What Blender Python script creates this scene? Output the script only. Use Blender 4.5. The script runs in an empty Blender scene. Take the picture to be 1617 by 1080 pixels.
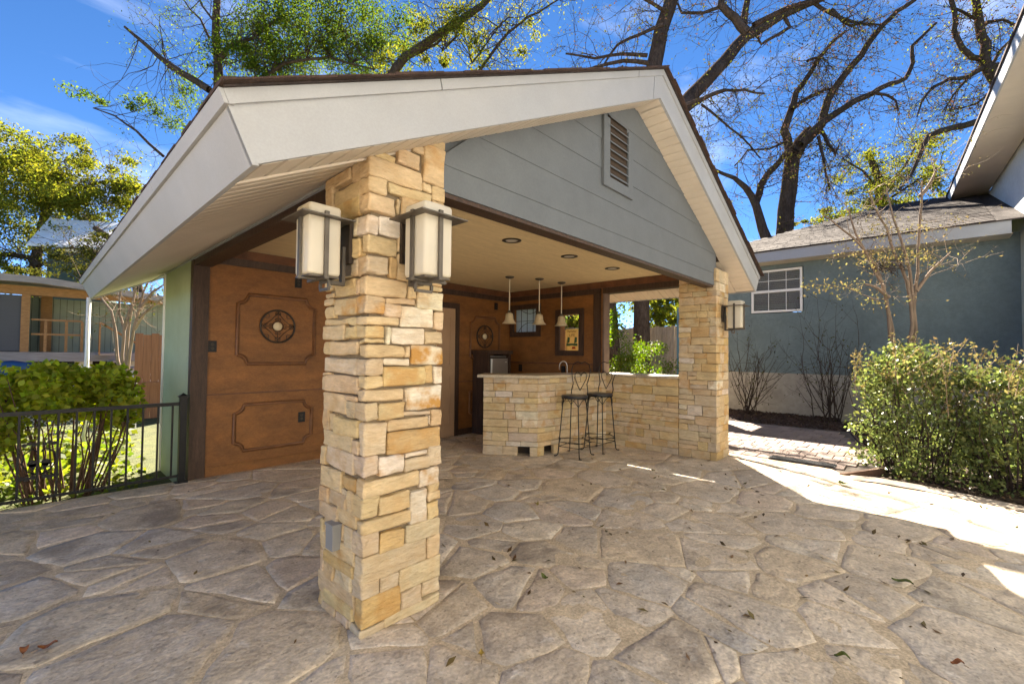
import bpy, math, random
import numpy as np
from mathutils import Vector, Matrix, noise as mnoise
rnd = random.Random(7)
R = math.radians
SC = bpy.context.scene
COL = SC.collection

# ------------------------------------------------------------------ camera, world, sun, exposure
CAM = Vector((0, 0, 1.365))
F = Vector((0.7344, 0.6782, 0.0252)); RT = Vector((0.6783, -0.7347, 0.0104)); UP = RT.cross(F).normalized()
F.normalize(); RT = F.cross(UP).normalized()
FOC = 701.8
cam = bpy.data.objects.new('camera', bpy.data.cameras.new('camera')); COL.objects.link(cam)
cam.matrix_world = Matrix(((RT.x, UP.x, -F.x, CAM.x), (RT.y, UP.y, -F.y, CAM.y), (RT.z, UP.z, -F.z, CAM.z), (0, 0, 0, 1)))
cam.data.sensor_width = 36; cam.data.lens = FOC / 1617 * 36; cam.data.clip_end = 900; cam.data.clip_start = .05
SC.camera = cam
SUN_AZ, SUN_EL = 39.0, 41.2          # direction the sun stands in, from +X towards +Y
w = bpy.data.worlds.new('World'); SC.world = w; w.use_nodes = True
nt = w.node_tree; bg = nt.nodes['Background']
sky = nt.nodes.new('ShaderNodeTexSky'); sky.sky_type = 'NISHITA'; sky.sun_disc = False
sky.sun_elevation = R(SUN_EL); sky.sun_rotation = R(90 - SUN_AZ); sky.altitude = 0
sky.air_density = 0.36; sky.dust_density = 0.0; sky.ozone_density = 3.0
tc = nt.nodes.new('ShaderNodeTexCoord'); mp = nt.nodes.new('ShaderNodeMapping')
mp.inputs['Scale'].default_value = (1.2, 3.0, 5.0); mp.inputs['Rotation'].default_value = (0.2, 0.3, 0.9)
nz = nt.nodes.new('ShaderNodeTexNoise'); nz.inputs['Scale'].default_value = 1.3; nz.inputs['Detail'].default_value = 7; nz.inputs['Roughness'].default_value = .55
cr = nt.nodes.new('ShaderNodeValToRGB'); cr.color_ramp.elements[0].position = .52; cr.color_ramp.elements[1].position = .9
cr.color_ramp.elements[1].color = (.32, .32, .32, 1)
mx = nt.nodes.new('ShaderNodeMix'); mx.data_type = 'RGBA'
mx.inputs['B'].default_value = (12.0, 12.0, 12.0, 1)
hs = nt.nodes.new('ShaderNodeHueSaturation'); hs.inputs['Saturation'].default_value = 1.2
L = nt.links.new
L(tc.outputs['Generated'], mp.inputs['Vector']); L(mp.outputs[0], nz.inputs['Vector']); L(nz.outputs['Fac'], cr.inputs[0])
tn = nt.nodes.new('ShaderNodeMix'); tn.data_type = 'RGBA'; tn.blend_type = 'MULTIPLY'; tn.inputs['Factor'].default_value = 1; tn.inputs['B'].default_value = (1.25, 1.0, .92, 1)
L(sky.outputs[0], hs.inputs['Color']); L(hs.outputs[0], tn.inputs['A']); L(tn.outputs['Result'], mx.inputs['A']); L(cr.outputs[0], mx.inputs['Factor']); L(mx.outputs['Result'], bg.inputs['Color'])
bg.inputs['Strength'].default_value = 0.05
sl = bpy.data.lights.new('sun', 'SUN'); sun = bpy.data.objects.new('sun', sl); COL.objects.link(sun)
sl.energy = 5.0; sl.angle = R(.53); sl.color = (1, .88, .72)
sd = Vector((math.cos(R(SUN_EL)) * math.cos(R(SUN_AZ)), math.cos(R(SUN_EL)) * math.sin(R(SUN_AZ)), math.sin(R(SUN_EL))))
sun.rotation_euler = sd.to_track_quat('Z', 'Y').to_euler(); sun.location = sd * 40
vs = SC.view_settings; vs.view_transform = 'Standard'; vs.look = 'None'; vs.gamma = 1; vs.use_curve_mapping = False
vs.exposure = 2.93
SC.cycles.max_bounces = 10; SC.cycles.diffuse_bounces = 5; SC.cycles.transparent_max_bounces = 12; SC.cycles.caustics_refractive = False; SC.cycles.caustics_reflective = False

def ray(x, y): return F + RT * ((x - 808.5) / FOC) - UP * ((y - 540) / FOC)
def at(x, y, d): return CAM + ray(x, y) * d                       # a point d metres ahead of the lens
def atz(x, y, z): r = ray(x, y); return CAM + r * ((z - CAM.z) / r.z)
def aty(x, y, Y): r = ray(x, y); return CAM + r * (Y / r.y)
def atx(x, y, X): r = ray(x, y); return CAM + r * (X / r.x)
def proj(p):
    d = Vector(p) - CAM; z = d.dot(F)
    if z < .05: return None
    return 808.5 + FOC * d.dot(RT) / z, 540 - FOC * d.dot(UP) / z, z

# ------------------------------------------------------------------ materials
MATS = {}
def mat(name, col, rough=.7, var=(), bump=(), objcol=False, metal=0, spec=.4, rust=None, stretch=(1, 1, 1), island=0, trans=0, emit=None, transcol=None):
    """var: list of (scale, amount, colour or None, detail); bump: list of (scale, strength, distance)."""
    if name in MATS: return MATS[name]
    m = bpy.data.materials.new(name); m.use_nodes = True; MATS[name] = m
    n = m.node_tree.nodes; l = m.node_tree.links.new; b = n['Principled BSDF']
    b.inputs['Roughness'].default_value = rough; b.inputs['Metallic'].default_value = metal
    b.inputs['Specular IOR Level'].default_value = spec
    geo = n.new('ShaderNodeNewGeometry')
    mpn = n.new('ShaderNodeMapping'); mpn.inputs['Scale'].default_value = stretch; l(geo.outputs['Position'], mpn.inputs['Vector'])
    pos = mpn.outputs[0]
    if objcol:
        oi = n.new('ShaderNodeObjectInfo'); cur = oi.outputs['Color']
    else:
        rgb = n.new('ShaderNodeRGB'); rgb.outputs[0].default_value = (*col, 1); cur = rgb.outputs[0]
    for i, v in enumerate(var):
        sc, amt, c2 = v[:3]; det = v[3] if len(v) > 3 else 6
        nz = n.new('ShaderNodeTexNoise'); nz.inputs['Scale'].default_value = sc; nz.inputs['Detail'].default_value = det
        nz.inputs['Roughness'].default_value = .62; l(pos, nz.inputs['Vector'])
        lo_, hi_ = v[4] if len(v) > 4 else (.35, .68)
        mr = n.new('ShaderNodeMapRange'); mr.inputs['From Min'].default_value = lo_; mr.inputs['From Max'].default_value = hi_
        l(nz.outputs['Fac'], mr.inputs['Value'])
        mixn = n.new('ShaderNodeMix'); mixn.data_type = 'RGBA'
        if c2 is None:
            mixn.blend_type = 'MULTIPLY'; mixn.inputs['Factor'].default_value = 1
            mr.inputs['To Min'].default_value = 1 - amt; mr.inputs['To Max'].default_value = 1 + amt * .6
            l(cur, mixn.inputs['A']); l(mr.outputs[0], mixn.inputs['B'])
        else:
            mr.inputs['To Min'].default_value = 0; mr.inputs['To Max'].default_value = amt
            mixn.inputs['B'].default_value = (*c2, 1); l(cur, mixn.inputs['A']); l(mr.outputs[0], mixn.inputs['Factor'])
        cur = mixn.outputs['Result']
    if rust:
        nz = n.new('ShaderNodeTexNoise'); nz.inputs['Scale'].default_value = rust[0]; nz.inputs['Detail'].default_value = 7; l(geo.outputs['Position'], nz.inputs['Vector'])
        mr = n.new('ShaderNodeMapRange'); mr.inputs['From Min'].default_value = .47; mr.inputs['From Max'].default_value = .62; l(nz.outputs['Fac'], mr.inputs['Value'])
        mu = n.new('ShaderNodeMath'); mu.operation = 'MULTIPLY'; mu.use_clamp = True; l(mr.outputs[0], mu.inputs[0]); l(oi.outputs['Alpha'], mu.inputs[1])
        mixn = n.new('ShaderNodeMix'); mixn.data_type = 'RGBA'; mixn.inputs['B'].default_value = (*rust[1], 1); l(cur, mixn.inputs['A']); l(mu.outputs[0], mixn.inputs['Factor']); cur = mixn.outputs['Result']
    if island:
        mr = n.new('ShaderNodeMapRange'); mr.inputs['To Min'].default_value = 1 - island; mr.inputs['To Max'].default_value = 1 + island; l(geo.outputs['Random Per Island'], mr.inputs['Value'])
        mixn = n.new('ShaderNodeMix'); mixn.data_type = 'RGBA'; mixn.blend_type = 'MULTIPLY'; mixn.inputs['Factor'].default_value = 1
        l(cur, mixn.inputs['A']); l(mr.outputs[0], mixn.inputs['B'])
        hsn = n.new('ShaderNodeHueSaturation'); mr2 = n.new('ShaderNodeMapRange'); mr2.inputs['To Min'].default_value = .465; mr2.inputs['To Max'].default_value = .525
        mm = n.new('ShaderNodeMath'); mm.operation = 'FRACT'; m3 = n.new('ShaderNodeMath'); m3.operation = 'MULTIPLY'; m3.inputs[1].default_value = 7.31
        l(geo.outputs['Random Per Island'], m3.inputs[0]); l(m3.outputs[0], mm.inputs[0]); l(mm.outputs[0], mr2.inputs['Value']); l(mr2.outputs[0], hsn.inputs['Hue'])
        l(mixn.outputs['Result'], hsn.inputs['Color']); cur = hsn.outputs[0]
    l(cur, b.inputs['Base Color'])
    last = None
    for bsc, st, dist in bump:
        nz = n.new('ShaderNodeTexNoise'); nz.inputs['Scale'].default_value = bsc; nz.inputs['Detail'].default_value = 5; l(pos, nz.inputs['Vector'])
        bn = n.new('ShaderNodeBump'); bn.inputs['Strength'].default_value = st; bn.inputs['Distance'].default_value = dist
        l(nz.outputs['Fac'], bn.inputs['Height'])
        if last: l(last, bn.inputs['Normal'])
        last = bn.outputs[0]
    if last: l(last, b.inputs['Normal'])
    if trans:
        tr = n.new('ShaderNodeBsdfTranslucent'); ms = n.new('ShaderNodeMixShader'); ms.inputs[0].default_value = trans
        hs2 = n.new('ShaderNodeHueSaturation'); hs2.inputs['Saturation'].default_value = 1.15; hs2.inputs['Value'].default_value = 1.5 if transcol is None else transcol; l(cur, hs2.inputs['Color']); l(hs2.outputs[0], tr.inputs['Color'])
        l(b.outputs[0], ms.inputs[1]); l(tr.outputs[0], ms.inputs[2]); l(ms.outputs[0], n['Material Output'].inputs['Surface'])
    return m

STONE = mat('limestone', (.5, .4, .25), .9, [(7, .22, None), (38, .12, None), (4, .35, (.66, .53, .33)), (22, .4, (.44, .32, .18))], [(9, .4, .03), (30, .6, .016), (90, .45, .005)], objcol=True, rust=(9, (.46, .25, .075)), stretch=(.8, .8, 2.6), spec=.15)
MORTAR = mat('mortar', (.22, .17, .11), .95, [(20, .2, None)], [(60, .5, .01)])
PST = [(.9, .55, (.70, .56, .38)), (1.7, .24, None), (4.2, .45, (.62, .48, .32)), (9, .2, None)]
PITS = [(5.5, .5, (.25, .205, .165), 9, (.58, .67)), (8, .6, (.80, .73, .64), 9, (.60, .68)), (27, .6, (.22, .18, .14), 6, (.60, .66)), (55, .24, None)]
FLAG = mat('flagstone', (.33, .29, .25), .8, PST + PITS, [(5, .25, .02), (20, .55, .016), (55, .5, .007), (140, .4, .003)], objcol=True, rust=(3.2, (.15, .12, .095)))
JOINT = mat('patio mortar', (.68, .55, .385), .95, PST + [(12, .4, (.44, .34, .22), 8, (.5, .62)), (30, .45, (.26, .2, .14), 6, (.58, .66)), (70, .3, None)], [(12, .4, .01), (40, .5, .008), (120, .5, .004)])
KERB = mat('smooth kerb mortar', (.30, .255, .205), .9, [(5, .2, None), (50, .12, None)], [(50, .4, .006)])
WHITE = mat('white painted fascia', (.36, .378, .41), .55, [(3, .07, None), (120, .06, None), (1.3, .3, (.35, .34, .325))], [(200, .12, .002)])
SOFFIT = mat('vinyl soffit', (.61, .545, .46), .5, [(2, .08, None)], [(90, .06, .001)])
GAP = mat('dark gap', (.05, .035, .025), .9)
SIDING = mat('grey blue siding', (.125, .14, .155), .65, [(4, .08, None), (60, .06, None)], [(80, .2, .002)])
PANEL = mat('stained plywood', (.245, .099, .024), .55, [(1.6, .3, None), (4.5, .65, (.12, .048, .015)), (14, .35, (.30, .135, .04)), (60, .2, None)], [(90, .12, .002)], stretch=(1, 1, 2.2))
DARKWOOD = mat('dark stained trim', (.060, .032, .020), .55, [(5, .4, None), (40, .3, None)], [(60, .35, .004)], stretch=(6, 6, .6))
REDWOOD = mat('red brown crown', (.13, .052, .022), .5, [(7, .35, None)], [(40, .2, .003)])
CEIL = mat('cream plywood ceiling', (.74, .60, .36), .7, [(3, .12, None), (12, .10, None), (1.1, .25, (.62, .48, .26))], [(60, .15, .002)], stretch=(1.2, 12, 1))
GREEN = mat('sage green wall', (.36, .42, .27), .75, [(3, .1, None), (50, .06, None), (1.5, .3, (.30, .36, .25))], [(120, .25, .002)])
STUCCO = mat('blue green stucco', (.165, .22, .235), .85, [(.7, .16, None), (2.5, .14, None), (14, .1, None), (1.4, .4, (.135, .175, .18))], [(45, .7, .012), (140, .5, .004)])
CONC = mat('pale foundation concrete', (.42, .40, .35), .9, [(1.5, .2, None), (9, .14, None), (2.5, .35, (.33, .29, .23))], [(60, .3, .005)])
SHING = mat('asphalt shingles', (.046, .036, .035), .95, [(2, .25, None), (14, .3, None), (90, .3, None)], [(30, .5, .01), (200, .6, .004)])
SHINGD = mat('roof edge shingles', (.06, .036, .028), .95, [(14, .3, None), (90, .3, None)], [(60, .6, .006)])
IRON = mat('black iron', (.012, .012, .013), .45, [(30, .2, None)], metal=.3)
BRONZE = mat('pewter lamp metal', (.12, .105, .088), .5, [(12, .2, None)], [(200, .1, .001)], metal=.55)
DKBRONZE = mat('dark bronze', (.05, .038, .03), .5, [(12, .3, None)], metal=.4)
SILVER = mat('brushed steel', (.42, .40, .38), .38, [(40, .08, None)], metal=.8, stretch=(1, 1, 20))
GLASSW = mat('frosted cream glass', (.76, .71, .60), .3, [(3, .06, None)], spec=.5, trans=.35, transcol=1.1)
CREAM = mat('cream glass bell', (.66, .56, .38), .35, [(20, .08, None)], trans=.3, transcol=1.1)
DOOR = mat('tan painted door', (.40, .26, .16), .5, [(3, .08, None)])
PAVER = mat('concrete paver', (.32, .26, .23), .9, [(5, .12, None), (50, .15, None)], [(80, .4, .004)], objcol=True)
MULCH = mat('bark mulch', (.055, .034, .024), .95, [(20, .5, None), (60, .4, (.13, .085, .06))], [(40, 1, .03)], island=.5)
SOIL = mat('soil', (.06, .042, .03), .95, [(10, .4, None)], [(30, .8, .03)])
GRASS = mat('lawn', (.075, .09, .03), .95, [(.6, .3, None), (6, .35, None), (1.5, .4, (.16, .15, .05))], [(60, 1, .03)])
BARK = mat('grey brown bark', (.10, .075, .058), 1, [(3, .3, None), (24, .35, None)], [(18, .8, .03), (60, .6, .01)], stretch=(1, 1, .35), spec=0)
BARKL = mat('pale smooth bark', (.26, .19, .135), .85, [(6, .3, None)], [(30, .4, .006)], stretch=(1, 1, .4))
BARKD = mat('dark cane bark', (.055, .038, .03), .9, [(12, .3, None)])
BARKR = mat('red brown cane', (.11, .06, .035), .85, [(12, .3, None)])
FENCEW = mat('weathered fence wood', (.42, .35, .27), .9, [(4, .25, None), (30, .25, None)], [(50, .5, .004)], stretch=(8, 8, .5))
FENCER = mat('reddish fence wood', (.34, .155, .085), .85, [(4, .2, None)], stretch=(8, 8, .5))
CEDAR = mat('orange cedar', (.38, .21, .085), .75, [(5, .25, None)], stretch=(2, 2, 6))
NGREEN = mat('green board siding', (.30, .37, .31), .8, [(2, .12, None)])
SCREEN = mat('grey roller screen', (.10, .105, .115), .8, [(30, .06, None)])
GREYW = mat('grey weathered boards', (.34, .32, .31), .85, [(4, .2, None)], stretch=(1, 1, 8))
WHITEP = mat('white paint', (.78, .78, .76), .5)
TINROOF = mat('pale metal roof', (.78, .79, .80), .9, [(2, .08, None)])
CHAIN = mat('galvanised wire', (.46, .46, .46), .5, metal=.5)
TARP = mat('blue tarp', (.02, .08, .22), .6, [(3, .3, None)])
BLUEP = mat('blue painted post', (.10, .22, .32), .6)
GLASS = mat('dark window glass', (.045, .04, .04), .08, spec=.8)
SKYGL = mat('leaded obscure glass', (.62, .70, .78), .2, spec=.6, trans=.75, transcol=1.0)
BLIND = mat('brown slat blinds', (.55, .44, .39), .6)
BLINDP = mat('pale and reflection slats', (.62, .57, .47), .6)
GREYBOX = mat('grey plastic', (.24, .24, .24), .5)
MATM = mat('dark door mat', (.022, .024, .028), .9, [(40, .3, None)], [(150, .8, .006)])
LENS = mat('lamp lens', (.5, .47, .42), .4)
GRANITE = mat('tan stone slab', (.48, .40, .28), .45, [(10, .15, None), (80, .2, None)], [(60, .2, .003)])
def leafm(name, col, tr=.45, isl=.35, rough=.5, tc=None): return mat(name, col, rough, island=isl, trans=tr, transcol=tc, spec=0 if 'tree' in name or 'sparse' in name or 'pale' in name or 'pod' in name or 'distant' in name else .35)
LF_TREE = leafm('tree leaf green', (.075, .112, .02), .55, tc=1.3)
LF_YEL = leafm('tree leaf yellow green', (.135, .15, .028), .5, tc=1.3)
LF_OLIVE = leafm('sparse olive leaf', (.085, .09, .022), .4, tc=1.1)
LF_BUSH = leafm('broad bush leaf', (.33, .38, .05), .64, .45, .6)
LF_SHRUB = leafm('glossy shrub leaf', (.145, .18, .06), .4, .5, .34)
LF_PALE = leafm('pale dry leaf', (.25, .22, .09), .35, .3, tc=1.1)
LF_BROWN = leafm('brown seed pod', (.12, .075, .05), .2, .4)
LF_DRY = leafm('fallen leaf', (.12, .085, .03), .15, .6)
LF_EVER = leafm('bright evergreen leaf', (.10, .16, .02), .45, .4)
LF_FAR = leafm('distant leaf', (.07, .10, .025), .45)

# ------------------------------------------------------------------ mesh helpers
ORG = {}
def tag(o, label=None, cat=None, group=None, kind=None):
    if label: o['label'] = label
    if cat: o['category'] = cat
    if group: o['group'] = group
    if kind: o['kind'] = kind
    return o
def thing(name, loc, label, cat, group=None):
    o = bpy.data.objects.new(name, None); COL.objects.link(o); o.location = loc; o.empty_display_size = .1
    ORG[o.name] = Vector(loc); return tag(o, label, cat, group)
def link(name, me, parent=None, loc=(0, 0, 0), rot=None, col=None):
    """loc is a world position; it is stored relative to the parent's origin."""
    o = bpy.data.objects.new(name, me); COL.objects.link(o)
    po = ORG[parent.name] if parent else Vector((0, 0, 0))
    o.location = Vector(loc) - po
    if parent: o.parent = parent
    if rot: o.rotation_euler = rot
    if col: o.color = col
    ORG[o.name] = Vector(loc)
    return o
class MB:
    def __init__(s): s.v = []; s.f = []
    def add(s, vs, fs):
        k = len(s.v); s.v.extend([tuple(p) for p in vs]); s.f.extend([tuple(i + k for i in f) for f in fs]); return s
    def box(s, x0, x1, y0, y1, z0, z1, M=None):
        vs = [Vector(p) for p in ((x0, y0, z0), (x1, y0, z0), (x1, y1, z0), (x0, y1, z0), (x0, y0, z1), (x1, y0, z1), (x1, y1, z1), (x0, y1, z1))]
        if M: vs = [M @ p for p in vs]
        return s.add(vs, [(0, 3, 2, 1), (4, 5, 6, 7), (0, 1, 5, 4), (1, 2, 6, 5), (2, 3, 7, 6), (3, 0, 4, 7)])
    def prism(s, poly, vec):
        n = len(poly); a = [Vector(p) for p in poly]; b = [p + Vector(vec) for p in a]
        return s.add(a + b, [tuple(range(n))[::-1], tuple(range(n, 2 * n))] + [(i, (i + 1) % n, n + (i + 1) % n, n + i) for i in range(n)])
    def tube(s, pts, rad, n=6, cap=True):
        pts = [Vector(p) for p in pts]
        if not hasattr(rad, '__len__'): rad = [rad] * len(pts)
        k = len(s.v); u = None
        for i, p in enumerate(pts):
            t = (pts[min(i + 1, len(pts) - 1)] - pts[max(i - 1, 0)])
            if t.length < 1e-9: t = Vector((0, 0, 1))
            t.normalize()
            if u is None: u = t.orthogonal().normalized()
            else:
                u = (u - t * u.dot(t))
                u = u.normalized() if u.length > 1e-6 else t.orthogonal().normalized()
            v = t.cross(u)
            for j in range(n):
                a = 2 * math.pi * j / n
                s.v.append(tuple(p + (u * math.cos(a) + v * math.sin(a)) * rad[i]))
        for i in range(len(pts) - 1):
            for j in range(n):
                a = k + i * n + j; b = k + i * n + (j + 1) % n
                s.f.append((a, b, b + n, a + n))
        if cap:
            s.f.append(tuple(k + j for j in range(n))[::-1]); e = k + (len(pts) - 1) * n
            s.f.append(tuple(e + j for j in range(n)))
        return s
    def ring(s, c, ax, r, tr, n=32, m=6, arc=(0, 2 * math.pi)):
        ax = Vector(ax).normalized(); u = ax.orthogonal().normalized(); v = ax.cross(u)
        pts = [Vector(c) + (u * math.cos(arc[0] + (arc[1] - arc[0]) * i / n) + v * math.sin(arc[0] + (arc[1] - arc[0]) * i / n)) * r for i in range(n + 1)]
        return s.tube(pts, tr, m, cap=False)
    def lathe(s, prof, c=(0, 0, 0), ax='Z', n=20):
        k = len(s.v); c = Vector(c)
        for r_, h in prof:
            for j in range(n):
                a = 2 * math.pi * j / n; x, y = r_ * math.cos(a), r_ * math.sin(a)
                p = Vector((x, y, h)) if ax == 'Z' else Vector((x, h, y)) if ax == 'Y' else Vector((h, x, y))
                s.v.append(tuple(c + p))
        for i in range(len(prof) - 1):
            for j in range(n):
                a = k + i * n + j; b = k + i * n + (j + 1) % n; s.f.append((a, b, b + n, a + n))
        return s
    def mesh(s, name, m, smooth=False):
        me = bpy.data.meshes.new(name); me.from_pydata(s.v, [], s.f); me.update()
        if m: me.materials.append(m)
        if smooth: me.polygons.foreach_set('use_smooth', [True] * len(me.polygons))
        return me
    def build(s, name, m, parent=None, smooth=False, col=None):
        po = ORG[parent.name] if parent else Vector((0, 0, 0))
        if parent: s.v = [(p[0] - po.x, p[1] - po.y, p[2] - po.z) for p in s.v]
        o = link(name, s.mesh(name, m, smooth), parent, po, col=col)
        return o
def copy_tree(o, loc, parent=None, rz=None):
    c = o.copy(); COL.objects.link(c)
    if parent: c.parent = parent
    else: c.location = loc
    if rz is not None: c.rotation_euler = (0, 0, rz)
    for ch in list(o.children): copy_tree(ch, None, c)
    return c
def rblock(dx, dy, dz, bev=.008, amp=.004, n=3, seed=0):
    """rough hewn block about its centre: rounded edges, uneven faces"""
    bx = min(bev, dx * .3); by = min(bev, dy * .3); bz = min(bev, dz * .3)
    def cs(d, b): return [-d / 2, -d / 2 + b] + [-d / 2 + b + (d - 2 * b) * i / (n - 2) for i in range(1, n - 2)] + [d / 2 - b, d / 2]
    X, Y, Z = cs(dx, bx), cs(dy, by), cs(dz, bz)
    idx = {}; V = []; Fc = []
    rr = random.Random(seed); o3 = Vector((rr.random() * 50, rr.random() * 50, rr.random() * 50))
    def vid(i, j, k):
        if (i, j, k) not in idx:
            p = Vector((X[i], Y[j], Z[k])); e = (i in (0, n)) + (j in (0, n)) + (k in (0, n))
            if e >= 2:
                for ax, (q, d, b) in enumerate(((i, dx, bx), (j, dy, by), (k, dz, bz))):
                    if q in (0, n): p[ax] *= 1 - (.62 if e == 2 else .75) * b / (d / 2) * .6
            nv = mnoise.noise_vector(p * 9 + o3) * amp + mnoise.noise_vector(p * 28 + o3) * amp * .75
            idx[(i, j, k)] = len(V); V.append(tuple(p + nv))
        return idx[(i, j, k)]
    for a in range(n):
        for b in range(n):
            Fc += [(vid(a, b, 0), vid(a, b + 1, 0), vid(a + 1, b + 1, 0), vid(a + 1, b, 0)), (vid(a, b, n), vid(a + 1, b, n), vid(a + 1, b + 1, n), vid(a, b + 1, n)),
                   (vid(a, 0, b), vid(a + 1, 0, b), vid(a + 1, 0, b + 1), vid(a, 0, b + 1)), (vid(a, n, b), vid(a, n, b + 1), vid(a + 1, n, b + 1), vid(a + 1, n, b)),
                   (vid(0, a, b), vid(0, a, b + 1), vid(0, a + 1, b + 1), vid(0, a + 1, b)), (vid(n, a, b), vid(n, a + 1, b), vid(n, a + 1, b + 1), vid(n, a, b + 1))]
    m = MB(); m.v = V; m.f = Fc; return m
TONE = {'t': (.605, .465, .285), 'g': (.58, .48, .345), 'p': (.74, .67, .55), 'o': (.55, .365, .15), 'y': (.62, .47, .26)}
def tone(k, rr, rust=None):
    c = TONE[k]; s = rr.uniform(.88, 1.12)
    return (min(c[0] * s, .8), min(c[1] * s * rr.uniform(.96, 1.04), .8), min(c[2] * s * rr.uniform(.9, 1.1), .8), min(1, rust * 1.7) if rust is not None else rr.choice((.05, .1, .2, .35, .6)))
def rtone(rr): return rr.choice('ttttyygggpo')
def stone(parent, x0, x1, y0, y1, z0, z1, k, rr, bev=.008, amp=.004, n=3, rust=None, tip=0):
    """one stone as a block between the given world limits"""
    m = rblock(x1 - x0, y1 - y0, z1 - z0, bev, amp, n, rr.randint(0, 10 ** 6))
    return link('stone', m.mesh('stone', STONE, False), parent, ((x0 + x1) / 2, (y0 + y1) / 2, (z0 + z1) / 2), (rr.gauss(0, tip), rr.gauss(0, tip), rr.gauss(0, tip * .7)), col=tone(k, rr, rust))
class Cloud:
    """many small leaves gathered in one mesh"""
    def __init__(s): s.c = []; s.sz = []
    def add(s, p, size): s.c.append(tuple(p)); s.sz.append(size)
    def blob(s, c, rad, n, size, rr, shell=.55):
        for _ in range(n):
            d = Vector((rr.gauss(0, 1), rr.gauss(0, 1), rr.gauss(0, 1))).normalized(); t = shell + (1 - shell) * rr.random() if rr.random() < .7 else rr.random()
            s.add((c[0] + d.x * rad[0] * t, c[1] + d.y * rad[1] * t, c[2] + d.z * rad[2] * t), size * rr.uniform(.7, 1.3))
    def build(s, name, m, parent, seed=1, flat=.0, aspect=.5):
        g = np.random.default_rng(seed); n = len(s.c)
        if n == 0: return None
        c = np.array(s.c) - np.array(ORG[parent.name] if parent else (0, 0, 0)); sz = np.array(s.sz)[:, None]
        d = g.normal(size=(n, 3)); d[:, 2] = d[:, 2] * (1 - flat) - .25; d /= np.linalg.norm(d, axis=1)[:, None]
        q = g.normal(size=(n, 3)); q[:, :2] *= (1 - flat); nn = np.cross(d, q); nn /= np.linalg.norm(nn, axis=1)[:, None]
        up = np.cross(d, nn)
        v = np.empty((n, 4, 3)); v[:, 0] = c - d * sz * .5; v[:, 1] = c + nn * sz * aspect * .5 + up * sz * .08; v[:, 2] = c + d * sz * .5; v[:, 3] = c - nn * sz * aspect * .5 + up * sz * .08
        me = bpy.data.meshes.new(name); me.vertices.add(n * 4); me.vertices.foreach_set('co', v.reshape(-1))
        me.loops.add(n * 4); me.loops.foreach_set('vertex_index', np.arange(n * 4, dtype=np.int32))
        me.polygons.add(n); me.polygons.foreach_set('loop_start', np.arange(0, n * 4, 4, dtype=np.int32)); me.polygons.foreach_set('loop_total', np.full(n, 4, dtype=np.int32))
        me.update(); me.validate(); me.materials.append(m)
        return link(name, me, parent, ORG[parent.name] if parent else (0, 0, 0))
def grow(mb, p, d, Ln, r, lvl, rr, tips, up=.15, wander=.45, kids=(2, 4), nside=3):
    p = Vector(p); d = Vector(d).normalized(); n = 5; pts = [p.copy()]
    for i in range(n):
        d = (d + Vector((rr.gauss(0, 1), rr.gauss(0, 1), rr.gauss(0, 1))) * wander * .5 + Vector((0, 0, up * .3))).normalized()
        p = p + d * (Ln / n); pts.append(p.copy())
    mb.tube(pts, [r * (1 - .7 * i / n) for i in range(n + 1)], nside if r < .03 else 6, cap=False)
    if lvl == 0:
        tips.append(pts); return
    for _ in range(rr.randint(*kids)):
        i = rr.randint(1, n); dd = (pts[i] - pts[i - 1]).normalized()
        nd = (dd + Vector((rr.gauss(0, 1), rr.gauss(0, 1), rr.gauss(0, 1))) * .65).normalized()
        grow(mb, pts[i], nd, Ln * rr.uniform(.45, .75), r * .5, lvl - 1, rr, tips, up, wander, kids, nside)
    tips.append(pts)
def limb(mb, px, d, w0, w1, n=7, dj=0):
    """a traced limb: px = picture points, d = distances (one or per point), widths in picture pixels"""
    k = len(px); ds = d if hasattr(d, '__len__') else [d] * k
    if len(ds) != k: ds = [ds[0] + (ds[-1] - ds[0]) * i / (k - 1) for i in range(k)]
    pts = [at(x, y, q) for (x, y), q in zip(px, ds)]
    out = []; rad = []
    for i in range(k - 1):
        for t in (0, .5):
            p = pts[i].lerp(pts[i + 1], t)
            if t or i: p += Vector((mnoise.noise(p * 3), mnoise.noise(p * 3 + Vector((9, 0, 0))), mnoise.noise(p * 3 + Vector((0, 9, 0))))) * .035 * ds[i] / 10
            out.append(p); f = (i + t) / (k - 1); rad.append((w0 + (w1 - w0) * f) / 2 * ds[i] / FOC)
    out.append(pts[-1]); rad.append(w1 / 2 * ds[-1] / FOC)
    mb.tube(out, rad, n, cap=False)
    return out

# ------------------------------------------------------------------ the setting
g = MB(); gr = 300; N = 40
for i in range(N + 1):
    for j in range(N + 1):
        x = (i / N * 2 - 1) ** 3 * gr + 3; y = (j / N * 2 - 1) ** 3 * gr + 3
        g.v.append((x, y, -.16 + (mnoise.noise(Vector((x * .2, y * .2, 0))) * .05 if abs(x - 4) > 9 or abs(y - 3) > 7 else 0)))
for i in range(N):
    for j in range(N):
        a = i * (N + 1) + j; g.f.append((a, a + N + 1, a + N + 2, a + 1))
tag(g.build('ground', GRASS), kind='structure')
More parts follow.
